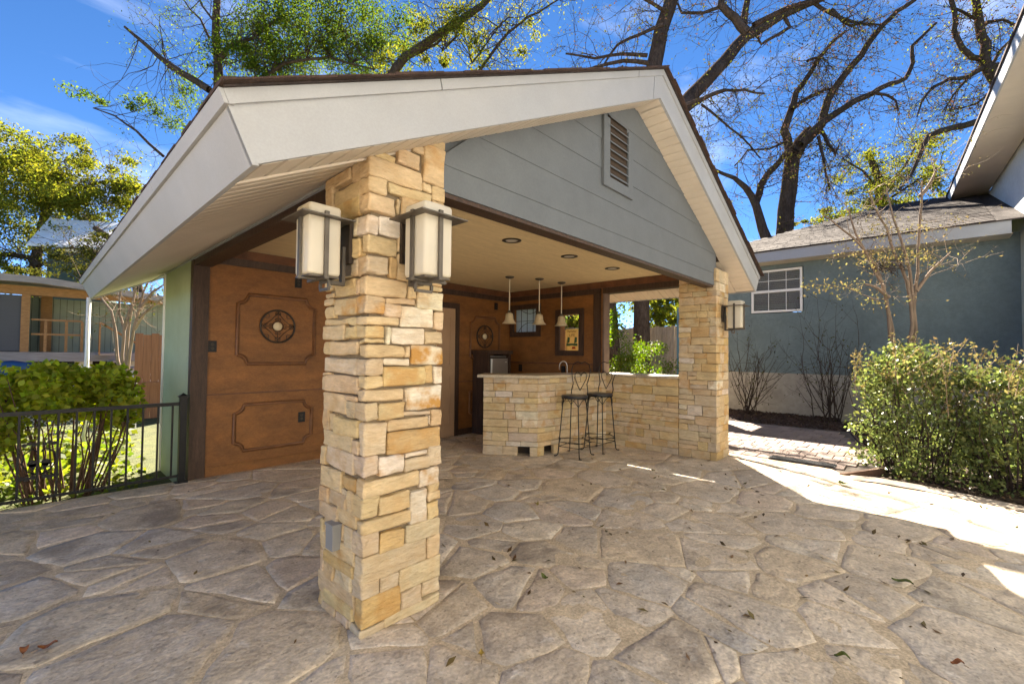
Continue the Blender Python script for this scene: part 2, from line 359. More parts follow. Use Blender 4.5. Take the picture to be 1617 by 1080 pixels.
# patio: mortar bed with flagstones set in it
PX0, PY0 = -3.6, -7.0
edge = [(-10, PY0), (5.2, PY0), (5.75, -2.6), (6.08, -1.4), (6.25, -.67), (6.37, -.33), (6.49, .05), (6.52, .40), (6.42, .68), (6.66, .82), (6.72, 1.7), (6.72, 3.7), (6.2, 3.72), (6.2, 5.67), (1.14, 5.67), (1.1, 5.72), (-10, 5.74)]
patio = MB().prism([(x, y, -.17) for x, y in edge], (0, 0, .164)).build('patio', JOINT); tag(patio, kind='structure')
gb = MB(); nx_, ny_ = 190, 136
for i in range(nx_ + 1):
    for j in range(ny_ + 1):
        x, yy = -2.4 + i * 8.6 / nx_, -.6 + j * 6.26 / ny_; p = Vector((x, yy, 0))
        gb.v.append((x, yy, .0004 + .0034 * mnoise.noise(p * 2.3) + .0028 * mnoise.noise(p * 7) + .0012 * mnoise.noise(p * 15)))
for i in range(nx_):
    for j in range(ny_): k = i * (ny_ + 1) + j; gb.f.append((k, k + ny_ + 1, k + ny_ + 2, k + 1))
gb.build('mortar_bed', JOINT, patio, True)
def clip(poly, n, c):
    out = []
    for i in range(len(poly)):
        a, b = poly[i], poly[(i + 1) % len(poly)]; da = a[0] * n[0] + a[1] * n[1] - c; db = b[0] * n[0] + b[1] * n[1] - c
        if da <= 0: out.append(a)
        if (da < 0 < db) or (db < 0 < da):
            t = da / (da - db); out.append((a[0] + (b[0] - a[0]) * t, a[1] + (b[1] - a[1]) * t))
    return out
rr = random.Random(11); seeds = []
tries = 0
while tries < 9000:
    tries += 1
    p = (rr.uniform(PX0 - .3, 7), rr.uniform(PY0, 6)); md = rr.choice((.26, .32, .38, .46, .56))
    if all((p[0] - q[0]) ** 2 + ((p[1] - q[1])) ** 2 > (md * .5 + q[2] * .5) ** 2 for q in seeds): seeds.append((*p, md))
cells = []
for i, s in enumerate(seeds):
    poly = [(s[0] - 1.5, s[1] - 1.5), (s[0] + 1.5, s[1] - 1.5), (s[0] + 1.5, s[1] + 1.5), (s[0] - 1.5, s[1] + 1.5)]
    for q in sorted(seeds, key=lambda q: (q[0] - s[0]) ** 2 + (q[1] - s[1]) ** 2)[1:22]:
        n_ = (q[0] - s[0], q[1] - s[1]); wq = s[2] / (s[2] + q[2]); mpt = (s[0] + n_[0] * wq, s[1] + n_[1] * wq)
        poly = clip(poly, n_, n_[0] * mpt[0] + n_[1] * mpt[1])
    for n_, c in (((1, 0), 6.60), ((0, 1), 5.64), ((-1, 0), 3.5), ((.98, -.2), 5.98)):
        poly = clip(poly, n_, c)
    if len(poly) < 3: continue
    def area(p): return abs(sum(p[i][0] * p[(i + 1) % len(p)][1] - p[(i + 1) % len(p)][0] * p[i][1] for i in range(len(p)))) / 2
    todo = [poly]
    while todo:
        q = todo.pop()
        if area(q) > .075 and rr.random() < .42:      # break the slab along a skewed line
            c_ = (sum(p[0] for p in q) / len(q) + rr.gauss(0, .05), sum(p[1] for p in q) / len(q) + rr.gauss(0, .05)); a_ = rr.uniform(0, math.pi); n_ = (math.cos(a_), math.sin(a_)); k_ = n_[0] * c_[0] + n_[1] * c_[1]
            for sg in (1, -1):
                h_ = clip(q, (n_[0] * sg, n_[1] * sg), k_ * sg)
                if len(h_) > 2: cells.append(h_)
        else: cells.append(q)
def flagmesh(poly, rr):
    cx = sum(p[0] for p in poly) / len(poly); cy = sum(p[1] for p in poly) / len(poly)
    ar = abs(sum(poly[i][0] * poly[(i + 1) % len(poly)][1] - poly[(i + 1) % len(poly)][0] * poly[i][1] for i in range(len(poly)))) / 2
    if ar < .012: return None
    pts = []
    for i in range(len(poly)):
        a, b = Vector((*poly[i], 0)), Vector((*poly[(i + 1) % len(poly)], 0)); k = max(2, int((b - a).length / .09))
        for j in range(k): pts.append(a.lerp(b, (j + (.18 if j == 0 else 0)) / k))
    g_ = rr.uniform(.004, .014); rim = []
    for p in pts:
        d = Vector((cx, cy, 0)) - p; l_ = d.length
        if l_ < .03: l_ = .03
        q = p + d / l_ * max(.0005, g_ + .03 * mnoise.noise(p * 4) + .014 * mnoise.noise(p * 15)); rim.append(q)
    n = len(rim); m = MB(); h = rr.uniform(.0, .0025); tilt = Vector((rr.gauss(0, .002), rr.gauss(0, .002), 0))
    c = Vector((cx, cy, 0)); bw = rr.uniform(.003, .009)
    def z(p, e): return h + (p - c).dot(tilt) + e + .0028 * mnoise.noise(p * 6) + .0014 * mnoise.noise(p * 21)
    def inn(w_): return [p + (c - p).normalized() * min(w_ * (1 + .7 * mnoise.noise(p * 13)), (c - p).length * .4) for p in rim]
    r1, r2 = inn(bw), inn(bw + .05); mid = [p.lerp(c, .55) for p in rim]
    m.v += [(p.x - cx, p.y - cy, -.02) for p in rim] + [(p.x - cx, p.y - cy, -.0025 + .002 * mnoise.noise(p * 9)) for p in rim]
    m.v += [(p.x - cx, p.y - cy, z(p, -.0005)) for p in r1] + [(p.x - cx, p.y - cy, z(p, 0)) for p in r2] + [(p.x - cx, p.y - cy, z(p, 0)) for p in mid] + [(0, 0, z(c, 0))]
    for r_ in range(4):
        for i in range(n):
            a = r_ * n + i; b = r_ * n + (i + 1) % n; m.f.append((a, b, b + n, a + n))
    for i in range(n): m.f.append((4 * n + i, 4 * n + (i + 1) % n, 5 * n))
    return m, (cx, cy), ar
FT = [(.74, .63, .50), (.78, .68, .56), (.68, .61, .53), (.76, .62, .45), (.71, .61, .50), (.62, .58, .535), (.80, .72, .60), (.56, .49, .41), (.75, .62, .51)]
made = []
for poly in cells:
    r_ = flagmesh(poly, rr)
    if not r_: continue
    m, c, ar = r_; pj = proj((c[0], c[1], 0)); vis = pj and -60 < pj[0] < 1680 and pj[1] < 1180
    size = ar / (pj[2] ** 3) if vis else 0
    made.append((size, m, c))
made.sort(key=lambda t: -t[0]); rest = MB()
for i, (size, m, c) in enumerate(made):
    if i < 295 and size > 0:
        t = rr.choice(FT); s = rr.uniform(.82, 1.06)
        link('flagstone', m.mesh('flagstone', FLAG, True), patio, (c[0], c[1], .002), col=(t[0] * s, t[1] * s, t[2] * s, rr.choice((0, 0, .1, .25, .5))))
    else: rest.add([(p[0] + c[0], p[1] + c[1], p[2] + .002) for p in m.v], m.f)
ro = rest.build('flagstone_remainder', FLAG, patio, True, col=(.38, .33, .28, .1)); ro['kind'] = 'stuff'
kb = MB(); inner = [(5.05, -7), (5.55, -2.6), (5.87, -1.4), (6.03, -.67), (6.14, -.33), (6.24, .05), (6.27, .40), (6.20, .62)]; outer = edge[1:8] + [(6.44, .62)]
for i in range(len(inner)):
    kb.v += [(*inner[i], .006), (*outer[i], .006)]
for i in range(len(inner) - 1): kb.f.append((2 * i, 2 * i + 1, 2 * i + 3, 2 * i + 2))
kb.build('kerb_band', KERB, patio)
# paver path beside the pavilion
pth = [(6.70, .82), (6.44, .70), (7.16, .36), (10.2, .98), (10.05, 5.6), (6.72, 5.6)]
path = MB().prism([(x, y, -.16) for x, y in pth], (0, 0, .146)).build('path', mat('paver bedding', (.10, .08, .065), .95), None); tag(path, kind='structure')
pme = [rblock(.285, .185, .05, .006, .0015, 3, s).mesh('paver', PAVER) for s in range(4)]
rr = random.Random(5)
for i in range(12):
    for j in range(26):
        x = 6.86 + i * .293; y = .42 + j * .193 + (i % 2) * .097
        if x > 10.0 or y > 5.5: continue
        if y - .12 < .36 + (x + .14 - 7.16) * .204 or (x < 7.2 and y - .1 < .70 - (x - .14 - 6.44) * .47): continue
        s = rr.uniform(.8, 1.18); link('paver', rr.choice(pme), path, (x, y, -.022 + rr.uniform(-.002, .002)), (rr.gauss(0, .004), rr.gauss(0, .004), rr.gauss(0, .01)), (.235 * s, .18 * s, .155 * s, 1))
MB().prism([(6.43, .69, -.14), (7.16, .345, -.14), (10.25, .965, -.14), (10.25, 1.0, -.14), (7.16, .385, -.14), (6.45, .725, -.14)], (0, 0, .145)).build('path_edging', mat('brown edging', (.13, .075, .05), .9, [(9, .3, None)]), path)
# planting beds
def bed(name, poly, z, nchip, seed):
    b = MB(); rr = random.Random(seed); xs = [p[0] for p in poly]; ys = [p[1] for p in poly]
    b.prism([(x, y, -.16) for x, y in poly], (0, 0, z + .16 - .012))
    def inside(x, y):
        k = False
        for i in range(len(poly)):
            (a, c), (d, e) = poly[i], poly[i - 1]
            if (c > y) != (e > y) and x < (d - a) * (y - c) / (e - c) + a: k = not k
        return k
    for _ in range(nchip):
        x, y = rr.uniform(min(xs), max(xs)), rr.uniform(min(ys), max(ys))
        if not inside(x, y): continue
        M = Matrix.Translation((x, y, z + rr.uniform(-.012, .012))) @ Matrix.Rotation(rr.uniform(0, 6.3), 4, 'Z') @ Matrix.Rotation(rr.gauss(0, .4), 4, 'X') @ Matrix.Rotation(rr.gauss(0, .3), 4, 'Y')
        l_, w_ = rr.uniform(.02, .06), rr.uniform(.006, .018); b.box(-l_, l_, -w_, w_, -.004, .004, M)
    return tag(b.build(name, MULCH), kind='stuff')
bed('mulch_bed', [(10.07, 5.7), (10.22, 1.0), (12.39, 1.4), (12.39, 5.7)], -.02, 2600, 1)
bed('mulch_bed', [(6.5, .62), (7.16, .33), (10.3, .95), (12.3, 1.3), (12.3, -1.2), (8, -1.25), (6.0, -2.9), (6.14, -1.35), (6.33, -.6), (6.56, .05), (6.56, .4)], -.06, 4200, 2)

# ------------------------------------------------------------------ pavilion
PV = thing('pavilion', (3.8, 3.8, 0), 'open gabled pavilion with white fascia, grey siding and stone columns', 'pavilion')
XL, XR, RX = .52, 7.047, 3.869
ZL, ZR, ZRG = 2.026, 2.28, 3.722
YF, YB = 1.747, 8.11
tL, tLm, tRg, tRgm, tR, tRm = (.421, 2.253), (.440, 2.207), (3.908, 4.002), (3.900, 3.945), (7.219, 2.523), (7.186, 2.476)
def zs(x): return ZL + (x - XL) * (ZRG - ZL) / (RX - XL) if x < RX else ZRG - (x - RX) * (ZRG - ZR) / (XR - RX)
# roof shell and its dark shingle edge
def sh(p, d): return (p[0], d, p[1])
rs = MB()
for a, b in ((tL, tRg), (tRg, tR)):
    n_ = Vector((-(b[1] - a[1]), 0, b[0] - a[0])).normalized() * .006
    rs.prism([(a[0], YF - .03, a[1]), (b[0], YF - .03, b[1]), (b[0] + n_.x, YF - .03, b[1] + n_.z), (a[0] + n_.x, YF - .03, a[1] + n_.z)], (0, YB - YF + .06, 0))
roof = rs.build('roof', SHING, PV)
se = MB(); rr = random.Random(3)
def shrow(a, b, y0, y1, alongY=False):
    n = int((b - a).length / .14)
    for i in range(n):
        p = a.lerp(b, i / n); q = a.lerp(b, (i + 1.03) / n); hh = rr.uniform(.005, .013); oo = rr.uniform(0, .014)
        if alongY: se.add([p + Vector((-oo * .6 - .012, 0, -.004)), q + Vector((-oo * .6 - .012, 0, -.004)), q + Vector((.10, 0, .05)), p + Vector((.10, 0, .05)), p + Vector((-oo * .6 - .012, 0, hh)), q + Vector((-oo * .6 - .012, 0, hh)), q + Vector((.10, 0, .05 + hh)), p + Vector((.10, 0, .05 + hh))], [(0, 1, 5, 4), (0, 3, 2, 1), (4, 5, 6, 7), (0, 4, 7, 3), (1, 2, 6, 5)])
        else:
            y = y0 - oo; se.add([(p.x, y, p.z), (q.x, y, q.z), (q.x, y1, q.z), (p.x, y1, p.z), (p.x, y, p.z + hh), (q.x, y, q.z + hh), (q.x, y1, q.z + hh), (p.x, y1, p.z + hh)], [(0, 1, 5, 4), (0, 3, 2, 1), (4, 5, 6, 7), (0, 4, 7, 3), (1, 2, 6, 5)])
V3 = Vector
shrow(V3((tL[0] - .01, 0, tL[1] + .004)), V3((tRg[0], 0, tRg[1] + .004)), YF - .055, YF + .1)
shrow(V3((tRg[0], 0, tRg[1] + .004)), V3((tR[0] + .01, 0, tR[1] + .004)), YF - .055, YF + .1)
shrow(V3((tL[0], YF - .05, tL[1] + .006)), V3((tL[0], YB, tL[1] + .006)), 0, 0, True)
sp = se.build('shingle_edge', SHINGD, roof); sp['kind'] = 'stuff'
# fascia boards
def rake(y0, y1, pts, name): return MB().prism([(x, y0, z) for x, z in pts], (0, y1 - y0, 0)).build(name, WHITE, PV)
jL = .72
def lerp2(a, b, t): return (a[0] + (b[0] - a[0]) * t, a[1] + (b[1] - a[1]) * t)
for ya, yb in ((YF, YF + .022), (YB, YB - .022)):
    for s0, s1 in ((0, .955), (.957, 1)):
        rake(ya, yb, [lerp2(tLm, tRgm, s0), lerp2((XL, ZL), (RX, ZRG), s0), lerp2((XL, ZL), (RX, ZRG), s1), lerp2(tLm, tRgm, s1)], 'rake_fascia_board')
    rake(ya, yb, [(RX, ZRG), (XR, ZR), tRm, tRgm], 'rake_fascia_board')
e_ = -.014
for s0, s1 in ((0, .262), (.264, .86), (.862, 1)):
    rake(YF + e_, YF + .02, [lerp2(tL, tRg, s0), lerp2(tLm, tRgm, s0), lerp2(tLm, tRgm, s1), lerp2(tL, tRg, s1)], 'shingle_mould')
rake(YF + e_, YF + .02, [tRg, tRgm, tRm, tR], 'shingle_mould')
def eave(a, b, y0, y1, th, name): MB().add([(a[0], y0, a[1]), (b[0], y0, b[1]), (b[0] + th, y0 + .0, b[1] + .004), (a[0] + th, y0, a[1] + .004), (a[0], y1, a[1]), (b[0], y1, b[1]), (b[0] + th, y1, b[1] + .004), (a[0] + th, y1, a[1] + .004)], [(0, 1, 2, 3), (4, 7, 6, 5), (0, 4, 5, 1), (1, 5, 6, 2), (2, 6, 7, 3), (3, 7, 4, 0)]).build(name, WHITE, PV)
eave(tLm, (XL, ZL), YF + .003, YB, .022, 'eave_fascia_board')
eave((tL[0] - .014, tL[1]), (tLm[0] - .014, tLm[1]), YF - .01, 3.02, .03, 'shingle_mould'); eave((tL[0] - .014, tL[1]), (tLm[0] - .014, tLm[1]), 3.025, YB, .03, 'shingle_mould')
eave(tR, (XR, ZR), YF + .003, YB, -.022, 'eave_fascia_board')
# soffit planks: along the eaves and along both rakes; each with a shadow gap
def plank(w_, l_, t_=.008, b_=.006):
    m = MB(); h = w_ / 2 - .0008; t_ = .012
    pr = [(-h, t_), (-h, .010), (-h + .010, 0), (h - .010, 0), (h, .010), (h, t_)]
    m.v = [(x, 0, z) for x, z in pr] + [(x, l_, z) for x, z in pr]
    m.f = [(i, i + 1, i + 7, i + 6) for i in range(5)] + [(0, 6, 11, 5), (0, 5, 4, 3, 2, 1), (6, 7, 8, 9, 10, 11)]; return m
def orient(xa, ya): # matrix with given local x and y axes
    xa = Vector(xa).normalized(); ya = Vector(ya).normalized(); za = xa.cross(ya); return Matrix((xa, ya, za)).transposed().to_euler()
sL = Vector((1, 0, (ZRG - ZL) / (RX - XL))).normalized(); sR = Vector((-1, 0, (ZRG - ZR) / (XR - RX))).normalized()
YW = 1.992                                                   # gable wall plane
lenE = .80
ep = plank(.1, lenE).mesh('soffit_plank', SOFFIT)
n = int((YB - .03 - YW - .015) / .1)
for i in range(n):
    link('soffit_plank', ep, PV, Vector((XL + .024, YW + .065 + i * .1, zs(XL + .024) - .002)), orient((0, -1, 0), sL))
    if i < n: link('soffit_plank', ep, PV, Vector((XR - .024, YW + .065 + i * .1, zs(XR - .024) - .002)), orient((0, 1, 0), sR))
rp = plank(.1, YW - YF - .022 + .01).mesh('soffit_plank', SOFFIT)
def rakeplanks(a, s, L_):
    for i in range(int(L_ / .1) + 1):
        p = a + s * min(.05 + i * .1, L_ - .045)
        xa = s if s.x > 0 else s; link('soffit_plank', rp, PV, Vector((p.x, YF + .022, p.z - .002)), orient(s if s.x > 0 else -s, (0, 1, 0)))
rakeplanks(Vector((XL + .03, 0, zs(XL + .03))), sL, (Vector((RX, 0, ZRG)) - Vector((XL, 0, ZL))).length - .03)
rakeplanks(Vector((XR - .03, 0, zs(XR - .03))), sR, (Vector((RX, 0, ZRG)) - Vector((XR, 0, ZR))).length - .03)
bk = MB()
bk.prism([(XL + .02, YF + .02, ZL + .025), (RX, YF + .02, ZRG + .015), (XR - .02, YF + .02, ZR + .025), (XR - .02, YF + .02, ZR + .035), (RX, YF + .02, ZRG + .025), (XL + .02, YF + .02, ZL + .035)], (0, YB - YF - .04, 0)).build('soffit_backing', GAP, PV)
jc = MB(); a = Vector((XL + .02, YW, zs(XL + .02) - .012)); b = Vector((1.56, YW, zs(1.56) - .012)); jc.prism([a, b, b + V3((0, 0, .01)), a + V3((0, 0, .01))], (0, .028, 0)); jc.build('soffit_joint_strip', SOFFIT, PV)
MB().prism([(1.138, YW + .4, zs(1.14) - .018), (1.155, YW + .4, zs(1.14) - .018), (1.155, YW + .4, zs(1.14) + .02), (1.138, YW + .4, zs(1.14) + .02)], (0, YB - YW - .42, 0)).build('soffit_edge_trim', WHITE, PV)
MB().prism([(XL + .02, YB - .06, ZL - .012), (1.6, YB - .06, zs(1.6) - .012), (1.6, YB - .06, zs(1.6)), (XL + .02, YB - .06, ZL)], (0, .045, 0)).build('soffit_edge_trim', WHITE, PV)
# gable wall: lap siding boards, each one its own
X0g, X1g = 1.50, 6.10
zb = 2.278; k = 0
while zb < 3.55:
    zt = zb + (.155 if k == 0 else .255); 
    def xlim(z): return max(X0g, XL + (z - ZL) / ((ZRG - ZL) / (RX - XL)) - .03), min(X1g, XR - (z - ZR) / ((ZRG - ZR) / (XR - RX)) + .03)
    a0, a1 = xlim(zb); 
    zt2 = min(zt, 3.70); b0, b1 = xlim(zt2)
    if k == 0: b0, b1 = a0, a1
    if a1 - a0 < .05: break
    pr_ = .007
    poly = [(a0, zb), (a1, zb), (max(b1, b0 + .01), zt2), (b0, zt2)]
    m = MB(); m.v = [(x, YW - (pr_ if z == zb else .002), z) for x, z in poly] + [(x, YW + .02, z) for x, z in poly]
    m.f = [(0, 1, 2, 3), (4, 7, 6, 5), (0, 4, 5, 1), (1, 5, 6, 2), (2, 6, 7, 3), (3, 7, 4, 0)]
    m.build('siding_board', SIDING, PV); zb = zt; k += 1
MB().prism([(X0g, YW + .025, 2.30), (X1g, YW + .025, 2.30), (X1g, YW + .025, 2.72), (RX, YW + .025, 3.74), (X0g, YW + .025, 2.55)], (0, .06, 0)).build('gable_backing', SIDING, PV)
MB().box(1.56, 6.03, YW + .002, 2.112, 2.252, 2.276).build('beam_soffit_board', DARKWOOD, PV)
MB().box(1.56, 6.03, 2.09, 2.115, 2.277, 2.487).build('beam_trim', DARKWOOD, PV)
# gable vent
vt = MB(); vx0, vx1, vz0 = 3.25, 3.765, 2.80
vent = MB()
vent.box(vx0, vx0 + .10, YW - .03, YW - .004, vz0, 3.40); vent.box(vx1 - .09, vx1, YW - .03, YW - .004, vz0, 3.40); vent.box(vx0 + .10, vx1 - .09, YW - .03, YW - .004, vz0, vz0 + .09)
vo = vent.build('gable_vent', SIDING, PV)
MB().box(vx0 + .1, vx1 - .09, YW - .012, YW - .006, vz0 + .09, 3.44).build('vent_screen', GAP, vo)
sm = MB(); w_ = (vx1 - .09) - (vx0 + .1)
sm.add([(-w_ / 2, -.022, -.022), (w_ / 2, -.022, -.022), (w_ / 2, .012, .018), (-w_ / 2, .012, .018), (-w_ / 2, -.022, -.014), (w_ / 2, -.022, -.014), (w_ / 2, .012, .026), (-w_ / 2, .012, .026)], [(0, 1, 5, 4), (1, 2, 6, 5), (2, 3, 7, 6), (3, 0, 4, 7), (4, 5, 6, 7), (0, 3, 2, 1)])
slm = sm.mesh('vent_slat', SIDING)
for i in range(8): link('vent_slat', slm, vo, ((vx0 + vx1) / 2 + .005, YW - .012, vz0 + .13 + i * .072))
# room behind and the side wall
XS = 1.151
MB().box(XS, XS + .08, 5.68, 7.07, -.16, zs(XS) + .02).build('side_wall', GREEN, PV)
MB().box(XS - .02, XS + .06, 7.07, 7.10, -.16, zs(XS) + .02).build('corner_trim', WHITEP, PV)
MB().box(XS + .08, 6.3, 6.98, 7.07, -.16, 2.55).build('rear_wall', GREEN, PV)
YBW = 5.674
MB().box(1.17, 6.10, YBW, YBW + .05, -.02, 2.486).build('back_wall', PANEL, PV)
MB().box(XS - .003, 1.296, YBW - .022, YBW - .001, 0, 2.40).build('corner_post_trim', DARKWOOD, PV)
MB().box(XS - .003, XS + .03, YBW - .001, YBW + .09, 0, 2.34).build('corner_post_trim', DARKWOOD, PV)
MB().box(1.30, 3.74, YBW - .014, YBW - .001, 0, .10).build('skirting_board', PANEL, PV)
MB().box(4.82, 6.06, YBW - .014, YBW - .001, 0, .10).build('skirting_board', DARKWOOD, PV)
WX = 6.064
MB().box(WX, WX + .13, 3.66, YBW, 0, 1.345).build('side_panel_wall', PANEL, PV)
rw = MB()
rw.box(WX, WX + .13, 3.66, 4.10, 1.345, 2.486); rw.box(WX, WX + .13, 4.49, 5.00, 1.345, 2.486); rw.box(WX, WX + .13, 5.54, YBW, 1.345, 2.486)
rw.box(WX, WX + .13, 4.10, 4.49, 2.015, 2.486); rw.box(WX, WX + .13, 4.10, 4.49, 1.345, 1.42); rw.box(WX, WX + .13, 5.00, 5.54, 2.16, 2.486); rw.box(WX, WX + .13, 5.00, 5.54, 1.345, 1.745)
rw.build('side_panel_wall', PANEL, PV)
MB().box(WX - .03, WX + .135, 2.46, 3.66, 2.31, 2.486).build('header_beam', DARKWOOD, PV)
MB().box(WX + .131, WX + .15, 3.64, YBW + .3, -.1, 2.5).build('outer_wall_sheathing', SIDING, PV) if False else None
MB().box(WX - .022, WX - .001, 3.70, 3.83, 1.09, 2.312).build('opening_jamb', DARKWOOD, PV)
MB().box(WX - .022, WX + .135, 3.63, 3.659, 1.065, 2.312).build('opening_jamb', mat('grey brown jamb', (.17, .12, .095), .6, [(8, .2, None)]), PV)
# ceiling and crown
MB().box(1.30, WX + .1, 2.10, YBW + .02, 2.489, 2.52).build('ceiling', CEIL, PV)
MB().box(1.155, 1.31, 2.43, YBW - .03, 2.262, 2.37).build('side_beam', DARKWOOD, PV)
MB().box(1.311, 1.335, 2.43, YBW - .03, 2.37, 2.487).build('beam_trim', DARKWOOD, PV)
def crown(p0, p1, nrm, z0, z1, d0, d1, m):
    p0, p1, nrm = Vector((*p0, 0)), Vector((*p1, 0)), Vector((*nrm, 0))
    mb = MB(); 
    for p in (p0, p1): mb.v += [tuple(p + V3((0, 0, z0))), tuple(p + nrm * d0 + V3((0, 0, z0))), tuple(p + nrm * d1 + V3((0, 0, z1))), tuple(p + V3((0, 0, z1)))]
    mb.f = [(0, 1, 2, 3), (4, 7, 6, 5), (0, 4, 5, 1), (1, 5, 6, 2), (2, 6, 7, 3), (3, 7, 4, 0)]
    return mb.build('crown_moulding', m, PV)
crown((1.34, YBW - .001), (WX - .02, YBW - .001), (0, -1), 2.395, 2.4875, .03, .075, REDWOOD)
crown((1.30, YBW - .001), (WX, YBW - .001), (0, -1), 2.313, 2.394, .022, .03, DARKWOOD)
crown((WX - .001, YBW - .08), (WX - .001, 2.46), (-1, 0), 2.395, 2.4875, .036, .075, REDWOOD)
crown((WX - .001, YBW - .03), (WX - .001, 3.70), (-1, 0), 2.3135, 2.394, .024, .034, DARKWOOD)
MB().box(1.30, 3.74, YBW - .010, YBW - .001, .872, .888).build('chair_rail', REDWOOD, PV)
MB().box(4.82, 6.06, YBW - .012, YBW - .001, .872, .89).build('chair_rail', REDWOOD, PV)
MB().box(WX - .014, WX - .001, 3.84, 5.64, 1.19, 1.21).build('chair_rail', REDWOOD, PV)
# panel mouldings with scooped corners
def moulding(x0, x1, z0, z1, y, r_=.105):
    pts = []
    def corner(cx, cz, a0, a1):
        for i in range(6):
            a = a0 + (a1 - a0) * i / 5; pts.append((cx + r_ * math.cos(a), y, cz + r_ * math.sin(a)))
    corner(x0, z0, math.pi / 2, 0); corner(x1, z0, math.pi, math.pi / 2); corner(x1, z1, -math.pi / 2, -math.pi); corner(x0, z1, 0, -math.pi / 2)
    pts.append(pts[0]); m = MB(); m.tube(pts, .019, 8, cap=False); m.tube([(p[0] * .0 + (x0 + x1) / 2 + (p[0] - (x0 + x1) / 2) * .955, p[1] + .004, (z0 + z1) / 2 + (p[2] - (z0 + z1) / 2) * .95) for p in pts], .006, 5, cap=False)
    return m.build('panel_moulding', mat('moulding wood', (.15, .062, .022), .45, [(9, .25, None)]), PV, True)
moulding(1.575, 2.44, 1.208, 2.006, YBW - .004); moulding(1.565, 2.425, .228, .748, YBW - .004, .095)
moulding(5.09, 5.79, 1.19, 1.99, YBW - .004); moulding(5.09, 5.79, .25, .80, YBW - .004, .095); moulding(2.75, 3.55, 1.208, 2.006, YBW - .004); moulding(2.75, 3.55, .228, .748, YBW - .004, .095)
# door in the back wall
dr = MB().box(3.86, 4.735, YBW - .03, YBW - .001, .005, 2.085).build('door', DOOR, PV)
for (x0, x1, z0, z1) in ((3.98, 4.26, 1.15, 1.95), (4.36, 4.64, 1.15, 1.95), (3.98, 4.26, .2, 1.0), (4.36, 4.64, .2, 1.0)):
    m = MB(); t_ = .018
    m.box(x0, x1, YBW - .040, YBW - .0305, z0, z0 + t_); m.box(x0, x1, YBW - .040, YBW - .0305, z1 - t_, z1); m.box(x0, x0 + t_, YBW - .039, YBW - .0305, z0 + t_, z1 - t_); m.box(x1 - t_, x1, YBW - .039, YBW - .0305, z0 + t_, z1 - t_)
    m.build('door_panel', DOOR, dr)
MB().lathe([(.0, -.07), (.028, -.06), (.03, -.04), (.012, -.03), (.012, 0)], (3.93, YBW - .03, 1.0), 'Y').build('handle', DKBRONZE, dr, True)
MB().box(4.737, 4.815, YBW - .042, YBW - .001, 0, 2.175).build('door_trim', DARKWOOD, PV); MB().box(3.76, 3.858, YBW - .042, YBW - .001, 0, 2.175).build('door_trim', DARKWOOD, PV); MB().box(3.858, 4.737, YBW - .042, YBW - .001, 2.087, 2.175).build('door_trim', DARKWOOD, PV)
# stained window
def frame(name, y0, y1, z0, z1, w_, x, th, m):
    f = MB(); f.box(x - th, x - .0015, y0, y1, z1 - w_, z1); f.box(x - th, x - .0015, y0, y1, z0, z0 + w_); f.box(x - th, x - .0015, y0, y0 + w_, z0 + w_, z1 - w_); f.box(x - th, x - .0015, y1 - w_, y1, z0 + w_, z1 - w_); return f.build(name, m, PV)
wf = frame('window', 4.915, 5.625, 1.665, 2.245, .085, WX, .035, DARKWOOD)
MB().box(WX + .05, WX + .058, 5.0, 5.54, 1.745, 2.16).build('pane', SKYGL, wf)
m = MB()
for y in (5.13, 5.27, 5.41): m.tube([(WX + .045, y, 1.745), (WX + .045, y, 2.16)], .005, 4)
m.tube([(WX + .045, 5.0, 1.95), (WX + .045, 5.54, 1.95)], .005, 4)
m.ring((WX + .045, 5.2, 1.60), (1, 0, 0), .32, .005, 24, 4); m.ring((WX + .045, 5.2, 2.40), (1, 0, 0), .32, .005, 24, 4)
m.v = [(a, min(max(b, 5.0), 5.54), min(max(c, 1.745), 2.16)) for a, b, c in m.v]
m.build('leading', IRON, wf)
wf2 = frame('window', 4.015, 4.575, 1.335, 2.105, .085, WX, .035, DARKWOOD)
# columns
def colface(tr, kind):
    out = []
    for t in tr: out.append(t)
    return out
C1 = (1.095, 1.56, 1.967, 2.427); C2 = (6.021, 6.497, 1.957, 2.451)
c1 = MB().box(C1[0] + .026, C1[1] - .026, C1[2] + .026, C1[3] - .026, 0, 2.52).build('stone_column', MORTAR, PV)
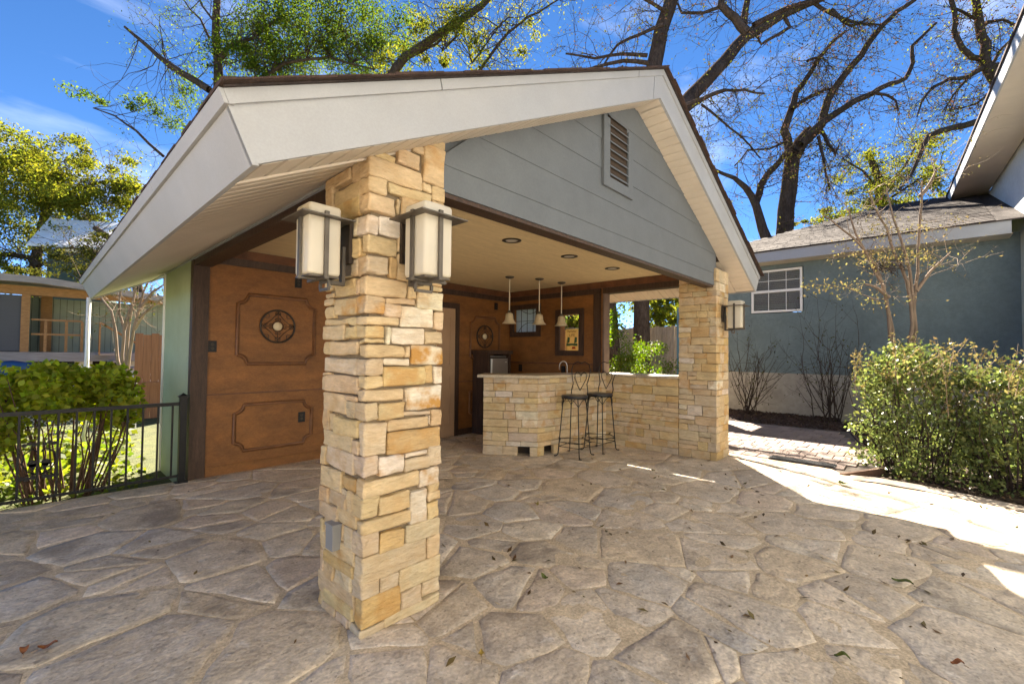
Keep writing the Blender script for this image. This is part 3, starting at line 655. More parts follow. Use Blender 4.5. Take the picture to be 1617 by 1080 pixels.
# traced stones of the near column: (x0, x1, y0, y1, tone, rust) in picture pixels at the stone's middle
FRONT = [(1.116,1.244,2.320,2.364,'t',0.1), (1.251,1.387,2.334,2.418,'t',0.1), (1.346,1.421,2.437,2.478,'t',0.1), (1.415,1.560,2.285,2.503,'y',0.3), (1.455,1.560,2.496,2.549,'t',0.1), (1.411,1.467,2.231,2.279,'t',0.1), (1.470,1.560,2.200,2.282,'t',0.1), (1.197,1.472,2.166,2.225,'t',0.1), (1.252,1.276,2.071,2.150,'t',0), (1.280,1.471,2.066,2.175,'t',0.2), (1.474,1.560,2.093,2.197,'t',0.1), (1.158,1.289,1.948,2.043,'p',0.2), (1.293,1.560,1.985,2.067,'t',0.1), (1.261,1.560,1.877,1.977,'t',0.2), (1.218,1.262,1.738,1.848,'o',0.3), (1.264,1.560,1.731,1.870,'t',0.1), (1.331,1.382,1.642,1.734,'t',0.1), (1.386,1.560,1.699,1.728,'t',0.1), (1.387,1.560,1.596,1.694,'p',0.25), (1.198,1.379,1.608,1.640,'t',0.1), (1.189,1.290,1.540,1.609,'g',0.2), (1.287,1.498,1.494,1.601,'p',0.2), (1.501,1.560,1.489,1.590,'t',0.1), (1.198,1.231,1.403,1.488,'p',0), (1.232,1.436,1.405,1.487,'p',0.05), (1.440,1.560,1.407,1.480,'t',0.1), (1.316,1.350,1.335,1.396,'t',0.1), (1.352,1.560,1.299,1.400,'p',0.6), (1.190,1.349,1.295,1.332,'p',0), (1.189,1.442,1.194,1.290,'y',0.4), (1.444,1.500,1.195,1.292,'o',0.2), (1.502,1.560,1.192,1.291,'p',0.2), (1.314,1.330,1.108,1.175,'g',0), (1.332,1.560,1.060,1.186,'p',0.8), (1.170,1.322,1.025,1.112,'t',0.2), (1.306,1.487,1.029,1.052,'g',0.1), (1.220,1.464,0.964,1.021,'t',0.1), (1.466,1.485,0.967,1.027,'g',0), (1.487,1.560,0.963,1.052,'t',0.1), (1.225,1.560,0.842,0.959,'o',0.3), (1.175,1.320,0.750,0.846,'p',0.6), (1.323,1.467,0.818,0.844,'p',0.1), (1.324,1.484,0.741,0.812,'g',0.1), (1.468,1.560,0.749,0.856,'g',0.1), (1.419,1.560,0.641,0.734,'p',0.7), (1.477,1.560,0.557,0.649,'t',0.2), (1.363,1.471,0.462,0.635,'p',0.3), (1.182,1.359,0.554,0.651,'t',0.2), (1.474,1.560,0.556,0.611,'t',0.2), (1.472,1.560,0.457,0.551,'t',0.2), (1.336,1.560,0.366,0.463,'g',0.1), (1.188,1.332,0.367,0.468,'o',0.4), (1.475,1.560,0.252,0.370,'t',0.1), (1.302,1.560,0.140,0.258,'g',0.15), (1.196,1.301,0.176,0.254,'g',0.1), (1.315,1.446,0.042,0.137,'g',0.1), (1.450,1.560,0.054,0.138,'g',0.1), (1.219,1.560,0.000,0.052,'g',0.1)]
LEFT = [(2.147,2.427,2.245,2.312,'t',0.2), (2.333,2.427,2.139,2.254,'t',0.2), (2.068,2.324,2.052,2.151,'y',0.3), (2.329,2.427,2.074,2.136,'y',0.2), (2.032,2.139,1.835,1.936,'y',0.2), (2.145,2.398,1.860,1.961,'t',0.2), (2.278,2.427,1.979,2.066,'t',0.2), (2.041,2.083,1.647,1.726,'t',0.1), (2.088,2.319,1.649,1.738,'t',0.1), (2.324,2.427,1.692,1.769,'t',0.2), (2.317,2.427,1.656,1.686,'t',0.1), (2.311,2.427,1.611,1.647,'t',0.1), (2.313,2.427,1.541,1.608,'t',0.1), (2.155,2.427,1.506,1.537,'t',0.1), (2.181,2.427,1.425,1.504,'t',0.2), (2.042,2.332,1.347,1.418,'t',0.1), (2.341,2.427,1.350,1.420,'t',0.1), (2.145,2.391,1.741,1.757,'t',0), (2.346,2.427,1.235,1.254,'t',0.1), (2.040,2.377,1.151,1.241,'t',0.1), (2.381,2.427,1.149,1.229,'t',0.1), (2.155,2.427,1.043,1.144,'t',0.2), (2.041,2.150,1.119,1.145,'t',0.1), (2.026,2.285,0.938,1.029,'y',0.3), (2.355,2.427,0.939,1.061,'t',0.2), (2.290,2.347,0.947,1.033,'t',0.1), (2.099,2.427,0.851,0.942,'t',0.1), (2.020,2.092,0.859,0.933,'t',0.1), (2.373,2.427,0.751,0.852,'t',0.1), (2.196,2.427,0.635,0.749,'t',0.1), (2.050,2.188,0.668,0.737,'o',0.3), (2.125,2.192,0.627,0.664,'g',0), (2.323,2.427,0.555,0.639,'t',0.2), (2.328,2.427,0.552,0.616,'t',0.1), (2.130,2.322,0.564,0.636,'t',0.2), (2.214,2.427,0.478,0.559,'t',0.2), (2.023,2.208,0.501,0.580,'y',0.2), (2.171,2.369,0.395,0.488,'t',0.1), (2.375,2.427,0.378,0.463,'t',0.1), (2.047,2.427,0.294,0.400,'y',0.4), (2.044,2.366,0.251,0.314,'o',0.4), (2.373,2.427,0.166,0.296,'t',0.2), (2.256,2.367,0.170,0.256,'t',0.2), (2.039,2.427,0.073,0.189,'t',0.1), (2.364,2.427,0.000,0.082,'y',0.3), (2.044,2.356,0.045,0.114,'y',0.2), (2.226,2.366,0.000,0.040,'t',0.1), (2.096,2.218,0.000,0.048,'g',0.1)]
# corner stones: how far they run along the front and along the side
CORNER = [(1.408,2.143,2.228,2.329,'t',0.1), (1.193,2.329,2.142,2.226,'t',0.1), (1.248,2.063,2.052,2.146,'t',0.1), (1.154,2.272,1.941,2.037,'p',0.1), (1.259,2.026,1.846,1.939,'t',0.2), (1.213,2.142,1.744,1.837,'g',0.2), (1.327,2.036,1.641,1.734,'t',0.1), (1.195,2.308,1.549,1.639,'t',0.5), (1.284,2.149,1.497,1.538,'t',0.1), (1.197,2.178,1.433,1.494,'y',0.3), (1.195,2.038,1.404,1.426,'t',0.1), (1.312,2.030,1.340,1.399,'t',0.1), (1.184,2.427,1.249,1.331,'g',0.1), (1.196,2.035,1.187,1.248,'t',0.1), (1.312,2.038,1.118,1.179,'t',0.1), (1.168,2.148,1.030,1.116,'g',0.1), (1.220,2.019,0.858,1.021,'g',0.1), (1.173,2.367,0.757,0.858,'g',0.2), (1.417,2.044,0.660,0.742,'t',0.1), (1.180,2.124,0.562,0.668,'t',0.1), (1.359,2.018,0.486,0.549,'y',0.1), (1.185,2.163,0.381,0.493,'g',0.1), (1.470,2.037,0.250,0.379,'g',0.1), (1.193,2.247,0.176,0.263,'g',0.1), (1.312,2.030,0.043,0.182,'o',0.35), (1.219,2.088,0.000,0.040,'g',0.1)]
rr = random.Random(21)
c1['note'] = 'mortar core'
del c1['note']
for u0, u1, z0, z1, t, ru in FRONT:
    pr_ = rr.uniform(-.004, .011); stone(c1, u0 + .0015, u1 - .0015, C1[2] - pr_, C1[2] + .05, z0 + .0015, z1 - .0015, t, rr, .008, .0075, 5, ru, .013)
for v0, v1, z0, z1, t, ru in LEFT:
    pr_ = rr.uniform(-.004, .011); stone(c1, C1[0] - pr_, C1[0] + .05, v0 + .0015, v1 - .0015, z0 + .0015, z1 - .0015, t, rr, .008, .0075, 5, ru, .013)
for u1, v1, z0, z1, t, ru in CORNER:
    pr_ = rr.uniform(0, .007); q_ = rr.uniform(0, .007)
    stone(c1, C1[0] - q_, u1 - .0015, C1[2] - pr_, min(v1, C1[2] + .10), z0 + .0015, z1 - .0015, t, rr, .009, .008, 5, ru, .006)
    if v1 > C1[2] + .12: stone(c1, C1[0] - q_ + .001, C1[0] + .05, C1[2] + .1005, v1 - .0015, z0 + .0015, z1 - .0015, t, rr, .008, .0075, 5, ru, .013)
def rows(z0, z1, rr, hmin=.055, hmax=.12):
    out = []; z = z0
    while z < z1 - .02:
        h = rr.uniform(hmin, hmax)
        if z1 - z - h < hmin: h = z1 - z
        out.append((z, min(z + h, z1))); z += h
    return out
def splits(a, b, rr, lmin=.11, lmax=.32):
    out = []; x = a
    while x < b - .01:
        l_ = rr.uniform(lmin, lmax)
        if b - x - l_ < lmin: l_ = b - x
        out.append((x, min(x + l_, b))); x += l_
    return out
# the two far faces of the near column
for z0, z1 in rows(.0, 2.45, rr, .09, .17):
    for a, b in splits(C1[2] + .05, C1[3], rr, .16, .3): stone(c1, C1[1] - .05, C1[1] + rr.uniform(0, .008), a + .003, b - .003, z0 + .003, z1 - .003, rtone(rr), rr, .01, .004, 3)
    for a, b in splits(C1[0] + .05, C1[1] - .05, rr, .18, .3): stone(c1, a + .003, b - .003, C1[3] - .05, C1[3] + rr.uniform(0, .008), z0 + .003, z1 - .003, rtone(rr), rr, .01, .004, 3)
# the far column
c2 = MB().box(C2[0] + .02, C2[1] - .02, C2[2] + .02, C2[3] - .02, 0, 2.50).build('stone_column', MORTAR, PV)
rr = random.Random(33)
for z0, z1 in rows(0, 2.50, rr, .065, .145):
    k = rr.choice((0, 1)); cw = rr.uniform(.12, .3)
    x1c, y1c = (C2[0] + cw, C2[2] + rr.uniform(.07, .12)) if k else (C2[0] + rr.uniform(.07, .12), C2[2] + cw)
    e_ = rr.uniform(0, .006); stone(c2, C2[0] - e_, x1c - .002, C2[2] - e_, y1c - .002, z0 + .002, z1 - .002, rtone(rr), rr, .005, .006, 4)
    for a, b in splits(x1c, C2[1], rr, .1, .26): stone(c2, a + .002, b - .002, C2[2] - rr.uniform(0, .006), C2[2] + .05, z0 + .002, z1 - .002, rtone(rr), rr, .005, .006, 4)
    for a, b in splits(y1c, C2[3], rr, .1, .26):
        if rr.random() < .25 and z1 - z0 > .09:
            zm = (z0 + z1) / 2
            stone(c2, C2[0] - rr.uniform(0, .006), C2[0] + .05, a + .002, b - .002, z0 + .002, zm - .002, rtone(rr), rr, .005, .006, 4); stone(c2, C2[0] - rr.uniform(0, .006), C2[0] + .05, a + .002, b - .002, zm + .002, z1 - .002, rtone(rr), rr, .005, .006, 4)
        else: stone(c2, C2[0] - rr.uniform(0, .006), C2[0] + .05, a + .002, b - .002, z0 + .002, z1 - .002, rtone(rr), rr, .005, .006, 4)
fm = MB()
for z0, z1 in rows(0, 2.5, rr, .1, .16):
    for a, b in splits(C2[2], C2[3], rr, .2, .3):
        m = rblock(.06, b - a - .004, z1 - z0 - .004, .006, .003, 3, rr.randint(0, 999)); fm.add([(p[0] + C2[1] - .022, p[1] + (a + b) / 2, p[2] + (z0 + z1) / 2) for p in m.v], m.f)
    for a, b in splits(C2[0] + .05, C2[1] - .05, rr, .16, .3):
        if z0 < 1.0: continue
        m = rblock(b - a - .004, .06, z1 - z0 - .004, .006, .003, 3, rr.randint(0, 999)); fm.add([(p[0] + (a + b) / 2, p[1] + C2[3] - .022, p[2] + (z0 + z1) / 2) for p in m.v], m.f)
fo = fm.build('stone_backing', STONE, c2, True, col=(.5, .39, .24, .1)); fo['kind'] = 'stuff'
# half wall between the far column and the bar
hw = thing('half_wall', (6.2, 3.0, 0), 'low tan stone wall between far column and bar counter', 'wall')
MB().box(6.041, 6.40, 2.46, 3.66, 0, 1.03).build('wall_core', MORTAR, hw)
rr = random.Random(44)
HWR = rows(0, 1.035, rr, .06, .125)
for z0, z1 in HWR:
    for a, b in splits(2.455, 3.66, rr, .12, .42):
        stone(hw, 6.021 - rr.uniform(0, .006), 6.07, a + .002, b - .002, z0 + .002, z1 - .002, rr.choice('tttttyygggoo'), rr, .005, .006, 4)
for a, b in ((2.455, 3.06), (3.064, 3.66)): link('cap_stone', rblock(.43, b - a, .036, .006, .002, 4, int(a * 9)).mesh('cap_stone', GRANITE, True), hw, (6.205, (a + b) / 2, 1.054))
# bar: a slanted end face and a long front face, veneered with stone
P0, P1, P2 = Vector((4.173, 4.374, 0)), Vector((4.575, 3.752, 0)), Vector((6.02, 3.575, 0))
bar = thing('bar_counter', (5.2, 3.8, 0), 'tan stone veneered bar counter with slanted end and pale slab top', 'bar')
rr = random.Random(55)
BR = [(0, .125)] + rows(.125, 1.035, rr, .06, .12)
cut = [p for p in BR if p[1] <= .17]; zc = cut[-1][1] if cut else BR[0][1]
bc = MB()
dA = (P1 - P0).normalized(); nA = Vector((dA.y, -dA.x, 0)); nA = nA if nA.x < 0 else -nA
dB = (P2 - P1).normalized(); nB = Vector((dB.y, -dB.x, 0)); nB = nB if nB.y < 0 else -nB
def inset(d): return [P0 - nA * d, P1 - (nA + nB).normalized() * d * 1.15, P2 - nB * d, Vector((6.02, 3.575 + .2, 0)), P1 - (nA + nB).normalized() * .22, P0 - nA * .2]
bc.prism([p + V3((0, 0, zc)) for p in inset(.022)], (0, 0, 1.034 - zc)); bc.build('bar_core', MORTAR, bar); MB().prism([p for p in inset(.17)], (0, 0, zc - .002)).build('recess', GAP, bar); MB().prism([p + V3((0, 0, zc - .0015)) for p in inset(.024)], (0, 0, .001)).build('recess_shade_top', GAP, bar)  # holes lined in near black, standing in for the shade inside
MB().prism([p for p in inset(.16)], (0, 0, .003)).build('recess_shade_floor', GAP, bar)
def wallstone(p0, d, nrm, a, b, z0, z1, k, lap0=0, lap1=0):
    th = .055; pr_ = rr.uniform(0, .006)
    m = rblock(b - a - .004, th, z1 - z0 - .004, .006, .003, 3, rr.randint(0, 10 ** 6))
    c = p0 + d * ((a + b) / 2) - nrm * (th / 2 - pr_); o = link('stone', m.mesh('stone', STONE, False), bar, (c.x, c.y, (z0 + z1) / 2), (0, 0, math.atan2(d.y, d.x)), tone(k, rr)); return o
LA, LB = (P1 - P0).length, (P2 - P1).length
for i, (z0, z1) in enumerate(BR):
    off = .02 if i % 2 else 0
    for a, b in splits(0, LA + off * .6, rr, .12, .36):
        if z1 <= zc + .001 and b > LA - .26 and a < LA - .1:
            if a < LA - .27: wallstone(P0, dA, nA, a, LA - .265, z0, z1, rtone(rr))
            if b > LA - .10: wallstone(P0, dA, nA, LA - .10, b, z0, z1, rtone(rr))
            continue
        wallstone(P0, dA, nA, a, b, z0, z1, rr.choice('ttttyyggp'))
    for a, b in splits(.005, LB, rr, .12, .36):
        if z1 <= zc + .001 and a < .30 and b > .14:
            if a < .12: wallstone(P1, dB, nB, a, .13, z0, z1, rtone(rr))
            if b > .32: wallstone(P1, dB, nB, .31, b, z0, z1, rtone(rr))
            continue
        wallstone(P1, dB, nB, a, b, z0, z1, rr.choice('tttyggggp'))
top = [P0 + nA * .06 - dA * .07, P1 + (nA + nB).normalized() * .075, Vector((6.018, P2.y - .035, 0)), Vector((6.018, 3.95, 0)), Vector((4.80, 4.25, 0)), P0 - nA * .42 - dA * .07]
MB().prism([p + V3((0, 0, 1.036)) for p in top], (0, 0, .038)).build('countertop', GRANITE, bar)
# back counter with sink tap, fridge in its dark surround
bcn = thing('back_counter', (5.75, 4.5, 0), 'dark wood back counter along the wall behind the stone bar', 'counter')
MB().box(5.55, WX - .02, 3.86, 5.05, 0, .86).build('cabinet', DARKWOOD, bcn); MB().box(5.50, WX - .02, 3.84, 5.05, .861, .90).build('worktop', GRANITE, bcn)
fa = thing('tap', (5.62, 4.02, .90), 'curved steel bar tap rising behind the stone counter', 'tap')
q = aty(889.5, 574, 4.15); fx, fy = q.x, q.y
ORG[fa.name] = Vector((fx, fy, .90)); fa.location = (fx, fy, .90)
m = MB(); pts = [(fx, fy - .055, .90), (fx, fy - .055, 1.16)]
u_ = RT.copy(); u_.z = 0; u_.normalize()
pts = [Vector((fx, fy, 0)) + u_ * .06 + V3((0, 0, z)) for z in (.90, 1.05, 1.17)] + [Vector((fx, fy, 1.17)) + u_ * .06 * math.cos(a) + V3((0, 0, .075 * math.sin(a))) for a in [math.pi * i / 10 for i in range(1, 11)]] + [Vector((fx, fy, 1.11)) - u_ * .06]
m.tube(pts, .008, 8); m.build('spout', SILVER, fa, True)
MB().lathe([(0, .012), (.03, .012), (.03, 0)], (fx + u_.x * .06, fy + u_.y * .06, .90)).build('base', SILVER, fa)
fs = thing('fridge_cabinet', (5.4, 5.45, 0), 'dark wood surround boxed around the small steel fridge', 'cabinet')
MB().box(5.145, 5.19, 5.28, 5.66, 0, 1.345).build('side_panel', DARKWOOD, fs); MB().box(5.645, 5.69, 5.28, 5.66, 0, 1.345).build('side_panel', DARKWOOD, fs)
MB().box(5.11, 5.72, 5.26, 5.66, 1.346, 1.41).build('top_panel', DARKWOOD, fs); MB().box(5.191, 5.644, 5.30, 5.66, .36, .40).build('shelf', DARKWOOD, fs)
fr = thing('mini_fridge', (5.42, 5.45, .40), 'small fridge with brushed steel door behind the stone bar', 'fridge')
MB().box(5.20, 5.635, 5.335, 5.65, .402, 1.325).build('body', IRON, fr); MB().box(5.205, 5.63, 5.33, 5.334, 1.300, 1.314).build('top_strip', SILVER, fr)
fd = MB().box(5.21, 5.625, 5.29, 5.332, .44, 1.275).build('door', SILVER, fr)
MB().box(5.212, 5.234, 5.273, 5.289, .50, 1.265).build('handle', WHITEP, fd); MB().box(5.555, 5.600, 5.286, 5.2895, 1.205, 1.218).build('badge', WHITEP, fd)
# ------------------------------------------------------------------ wall lamps
def lamp(loc, rz, label):
    """glass box lantern; local +Y is the wall behind, origin on the wall at mid height"""
    t = thing('wall_lantern', (0, 0, 0), label, 'wall lamp', 'box lanterns on the stone columns')
    D = -.165; gw = .085; fw = .138
    b = MB(); b.box(-.058, .058, -.022, .0, -.09, .13); b.build('backplate', DKBRONZE, t)
    a = MB(); a.box(-.018, .018, D + .06, -.022, -.205, -.188); a.box(-.018, .018, -.040, -.022, -.188, .0); a.build('bracket', BRONZE, t)
    gl = MB(); n_ = 5; r_ = .028
    def rsq(hw, r, z): 
        o = []
        for cx, cy, a0 in ((1, 1, 0), (-1, 1, 90), (-1, -1, 180), (1, -1, 270)):
            for i in range(4): a_ = R(a0 + 30 * i); o.append((cx * (hw - r) + r * math.cos(a_), D + cy * (hw - r) + r * math.sin(a_), z))
        return o
    r_ = .017; lv = [rsq(gw - .012, .014, -.172), rsq(gw - .003, r_, -.168), rsq(gw, r_, -.158), rsq(gw, r_, .168), rsq(gw - .005, r_, .178), rsq(gw - .02, .012, .182)]
    for l_ in lv: gl.v += l_
    for k in range(len(lv) - 1):
        for i in range(16): a_ = k * 16 + i; b_ = k * 16 + (i + 1) % 16; gl.f.append((a_, b_, b_ + 16, a_ + 16))
    gl.f += [tuple(range(16))[::-1], tuple(range(80, 96))]
    gl.build('glass_shade', GLASSW, t, True)
    fl = MB(); z0, z1 = .112, .118; i_ = gw + .003
    for sx in (-1, 1):
        fl.add([(sx * fw, D - fw, z0), (sx * fw, D + fw, z0), (sx * i_, D + i_, z0), (sx * i_, D - i_, z0), (sx * fw, D - fw, z1), (sx * fw, D + fw, z1), (sx * i_, D + i_, z1 + .006), (sx * i_, D - i_, z1 + .006)], [(0, 1, 2, 3), (4, 7, 6, 5), (0, 4, 5, 1), (2, 6, 7, 3), (1, 5, 6, 2), (0, 3, 7, 4)])
        fl.add([(-fw, D + sx * fw, z0), (fw, D + sx * fw, z0), (i_, D + sx * i_, z0), (-i_, D + sx * i_, z0), (-fw, D + sx * fw, z1), (fw, D + sx * fw, z1), (i_, D + sx * i_, z1 + .006), (-i_, D + sx * i_, z1 + .006)], [(0, 3, 2, 1), (4, 5, 6, 7), (0, 1, 5, 4), (2, 3, 7, 6), (1, 2, 6, 5), (0, 4, 7, 3)])
    fl.build('top_frame', BRONZE, t)
    for (x, y) in ((0, D - i_ - .008), (-i_ - .008, D), (i_ + .008, D)):
        bb = MB(); wx, wy = (.011, .006) if x == 0 else (.006, .011); bb.box(x - wx, x + wx, y - wy, y + wy, -.195, .145); bb.build('upright_bar', BRONZE, t)
    bt = MB(); bt.box(-gw * .9, gw * .9, D - gw * .9, D + gw * .9, -.182, -.175); bt.box(-i_ - .02, i_ + .02, D - .012, D + .012, -.192, -.183); bt.box(-.012, .012, D - i_ - .02, D + i_ + .02, -.1925, -.1835); bt.build('bottom_tray', BRONZE, t)
    lp = MB()
    for z in (-.195, -.235): lp.box(-.05, .05, D + .03, D + .045, z - .007, z + .007)
    for x in (-.05, .05): lp.box(x - .007, x + .007, D + .031, D + .044, -.2279, -.2021)
    lp.build('bracket_loop', BRONZE, t)
    t.location = loc; t.rotation_euler = (0, 0, rz); ORG[t.name] = Vector(loc); return t
l1 = lamp((1.325, C1[2] - .008, 1.905), 0, 'cream glass box lantern on the near column, facing the patio')
l2 = copy_tree(l1, (C1[0] - .008, 2.150, 1.890), None, R(-90)); l2['label'] = 'cream glass box lantern on the near column, on the side towards the hedge'
l2.scale = (.92, .92, .95)
l3 = copy_tree(l1, (6.25, C2[2] - .008, 1.895), None, 0); l3['label'] = 'small looking box lantern on the far stone column beside the house'
# pendants over the bar
def pendant(loc, label):
    t = thing('pendant_lamp', (0, 0, 0), label, 'pendant lamp', 'pendant lamps over the bar')
    MB().lathe([(0, 0), (.065, 0), (.066, -.008), (.055, -.02), (.02, -.032), (0, -.033)]).build('canopy', BRONZE, t, True)
    MB().tube([(0, 0, -.03), (0, 0, -.50)], .008, 8).build('rod', GLASSW, t); MB().lathe([(.0, -.49), (.022, -.50), (.026, -.53), (.03, -.545)]).build('socket_cap', BRONZE, t, True)
    MB().lathe([(.028, -.535), (.05, -.545), (.058, -.575), (.062, -.62), (.078, -.66), (.108, -.69), (.104, -.688), (.073, -.657), (.057, -.62), (.052, -.575)], n=24).build('bell_shade', CREAM, t, True)
    t.location = loc; ORG[t.name] = Vector(loc); return t
pz = 2.488
p1 = pendant((4.75, 4.445, pz), 'bell pendant lamp nearest the mini fridge')
p2 = copy_tree(p1, (5.155, 4.212, pz)); p2['label'] = 'bell pendant lamp hanging between the other two'
p3 = copy_tree(p1, (5.652, 4.167, pz)); p3['label'] = 'bell pendant lamp hanging in front of the clear framed window'
def recess(loc, label):
    t = thing('ceiling_light', (0, 0, 0), label, 'ceiling light', 'recessed ceiling lights')
    MB().lathe([(.062, .0), (.062, -.006), (.085, -.008), (.098, -.004), (.098, 0)], n=28).build('ring', DKBRONZE, t, True); MB().lathe([(0, -.003), (.061, -.003)], n=24).build('lens', LENS, t)
    t.location = loc; ORG[t.name] = Vector(loc); return t
r1 = recess((3.229, 3.001, pz), 'round recessed ceiling light nearest the big stone column')
r2 = copy_tree(r1, (4.191, 2.984, pz)); r2['label'] = 'round recessed ceiling light in the middle of the row'
r3 = copy_tree(r1, (5.144, 2.975, pz)); r3['label'] = 'round recessed ceiling light nearest the far stone column'
# iron medallions
def medal(loc, label):
    t = thing('wall_medallion', (0, 0, 0), label, 'wall decoration', 'round iron medallions')
    MB().ring((0, -.014, 0), (0, 1, 0), .192, .011, 36, 8).build('rim', DKBRONZE, t, True)
    m = MB(); m.ring((0, -.013, 0), (0, 1, 0), .062, .004, 20, 5)
    P_ = lambda r, a: (r * math.cos(a), -.014, r * math.sin(a))
    for k in range(8):
        a = k * math.pi / 4; q = math.pi / 8
        m.tube([P_(.105 if k % 2 else .165, a), P_(.105 if (k + 1) % 2 else .165, a + 2 * q)], .0035, 5)
        if k % 2 == 0:
            m.tube([P_(.06, a), P_(.10, a), P_(.185, a)], .0035, 5)
            for sg in (-1, 1): m.tube([P_(.185, a), P_(.165, a + sg * .16), P_(.145, a + sg * .20), P_(.13, a + sg * .12), P_(.14, a + sg * .06)], .0035, 5); m.tube([P_(.06, a + sg * .3), P_(.09, a + sg * .35), P_(.10, a + sg * .2), P_(.085, a + sg * .12)], .0035, 5)
        else: m.tube([P_(.185, a - .2), P_(.155, a - .1), P_(.145, a), P_(.155, a + .1), P_(.185, a + .2)], .0035, 5)
    m.build('scrollwork', DKBRONZE, t)
    MB().lathe([(0, -.030), (.02, -.028), (.045, -.02), (.05, -.012), (.05, 0)], ax='Y', n=24).build('boss', mat('cream boss', (.62, .53, .36), .5), t, True)
    MB().lathe([(0, -.004), (.185, -.004)], ax='Y', n=32).build('back_disc', PANEL, t)
    t.location = loc; ORG[t.name] = Vector(loc); return t
m1 = medal((2.0, YBW - .002, 1.655), 'round iron scroll medallion beside the big stone column')
m2 = copy_tree(m1, (5.425, YBW - .002, 1.651)); m2['label'] = 'round iron scroll medallion above the mini fridge'
def outlet(loc, label, rz=0):
    t = thing('wall_socket', (0, 0, 0), label, 'wall socket', 'dark wall sockets and switches')
    MB().box(-.04, .04, -.008, 0, -.062, .062).build('plate', IRON, t)
    for z in (-.022, .022): MB().lathe([(0, -.012), (.015, -.012), (.017, -.008)], (0, 0, z), 'Y', 12).build('outlet_face', DKBRONZE, t)
    t.location = loc; t.rotation_euler = (0, 0, rz); ORG[t.name] = Vector(loc); return t
o1 = outlet((2.229, YBW - .002, 2.206), 'dark square socket high on the panelled wall beside the left lantern')
for loc, rz, lb in (((1.339, YBW - .002, 1.405), 0, 'dark switch beside the wooden corner post'), ((2.303, YBW - .002, .549), 0, 'dark socket inside the lower panel moulding'), ((5.702, YBW - .002, 2.208), 0, 'dark socket high on the wall by the back corner'), ((WX - .002, 5.38, 1.10), -math.pi / 2, 'dark socket under the rail between fridge and tap'), ((WX - .002, 4.42, 1.10), -math.pi / 2, 'dark socket under the rail just beside the tap')):
    c = copy_tree(o1, loc, None, rz); c['label'] = lb
bx = thing('outdoor_socket_box', (C1[0] - .01, 2.22, .43), 'grey plastic socket box low on the near stone column', 'socket box')
m = MB(); m.box(C1[0] - .045, C1[0] + .0, 2.180, 2.255, .362, .478); m.build('box_cover', GREYBOX, bx); MB().box(C1[0] - .049, C1[0] - .0, 2.174, 2.261, .4785, .492).build('hinge_lip', GREYBOX, bx)
# ------------------------------------------------------------------ bar stools
def stool(label):
    t = thing('bar_stool', (0, 0, 0), label, 'bar stool', 'wire bar stools at the stone bar')
    MB().lathe([(0, .775), (.172, .775), (.178, .782), (.178, .80), (.170, .808), (0, .808)], n=28).build('seat', mat('black vinyl seat', (.02, .02, .024), .35, [(9, .2, None)]), t, False)
    MB().ring((0, 0, .770), (0, 0, 1), .172, .007, 28, 5).build('seat_ring', IRON, t)
    for k in range(4):
        a = R(45 + 90 * k); u = Vector((math.cos(a), math.sin(a), 0)); s = Vector((-u.y, u.x, 0))
        m = MB(); pts = [u * .15 + V3((0, 0, .77)), u * .165 + V3((0, 0, .68)), u * .185 + V3((0, 0, .45)), u * .215 + V3((0, 0, .12)), u * .225 + V3((0, 0, .03)), u * .245 + V3((0, 0, .006))]
        m.tube(pts, .0075, 6)
        m.tube([u * .245 + V3((0, 0, .006)), u * .27 + s * .018 + V3((0, 0, .007)), u * .275 + V3((0, 0, .007)), u * .27 - s * .018 + V3((0, 0, .007)), u * .245 + V3((0, 0, .006))], .006, 5)
        m.tube([u * .175 + V3((0, 0, .66)), u * .16 + s * .05 + V3((0, 0, .735)), u * .14 + s * .10 + V3((0, 0, .77))], .005, 5); m.tube([u * .175 + V3((0, 0, .66)), u * .16 - s * .05 + V3((0, 0, .735)), u * .14 - s * .10 + V3((0, 0, .77))], .005, 5)
        m.build('leg', IRON, t)
        mm = MB(); n2 = Vector((math.cos(a + math.pi / 2), math.sin(a + math.pi / 2), 0)); mid = (u + n2).normalized()
        mm.tube([u * .208 + V3((0, 0, .19)), mid * .215 + V3((0, 0, .205)), mid * .27 + V3((0, 0, .215)), mid * .215 + V3((0, 0, .195)), n2 * .208 + V3((0, 0, .19))], .005, 5)
        mm.tube([u * .214 + V3((0, 0, .13)), n2 * .214 + V3((0, 0, .13))], .005, 5); mm.build('footrest_wire', IRON, t)
    b = MB()   # heart back rising from the rim at local +Y
    for sx in (-1, 1):
        b.tube([(sx * .12, .125, .80), (sx * .125, .14, .86), (sx * .105, .15, .95), (sx * .13, .165, 1.05), (sx * .145, .175, 1.14), (sx * .12, .18, 1.22), (sx * .06, .18, 1.25), (0, .18, 1.235)], .0065, 6)
        b.tube([(0, .15, .86), (sx * .04, .155, .93), (sx * .085, .165, 1.02), (sx * .09, .17, 1.08), (sx * .055, .175, 1.115), (sx * .015, .173, 1.09), (sx * .004, .17, 1.06)], .0055, 6)
    b.build('heart_back', IRON, t, True); return t
s1 = stool('black wire bar stool nearer the camera, heart shaped back'); s1.location = (4.985, 3.445, .003); s1.rotation_euler = (0, 0, R(-84)); ORG[s1.name] = Vector(s1.location)
s2 = copy_tree(s1, (5.53, 3.385, .003), None, R(-93)); s2['label'] = 'black wire bar stool tucked against the half wall'
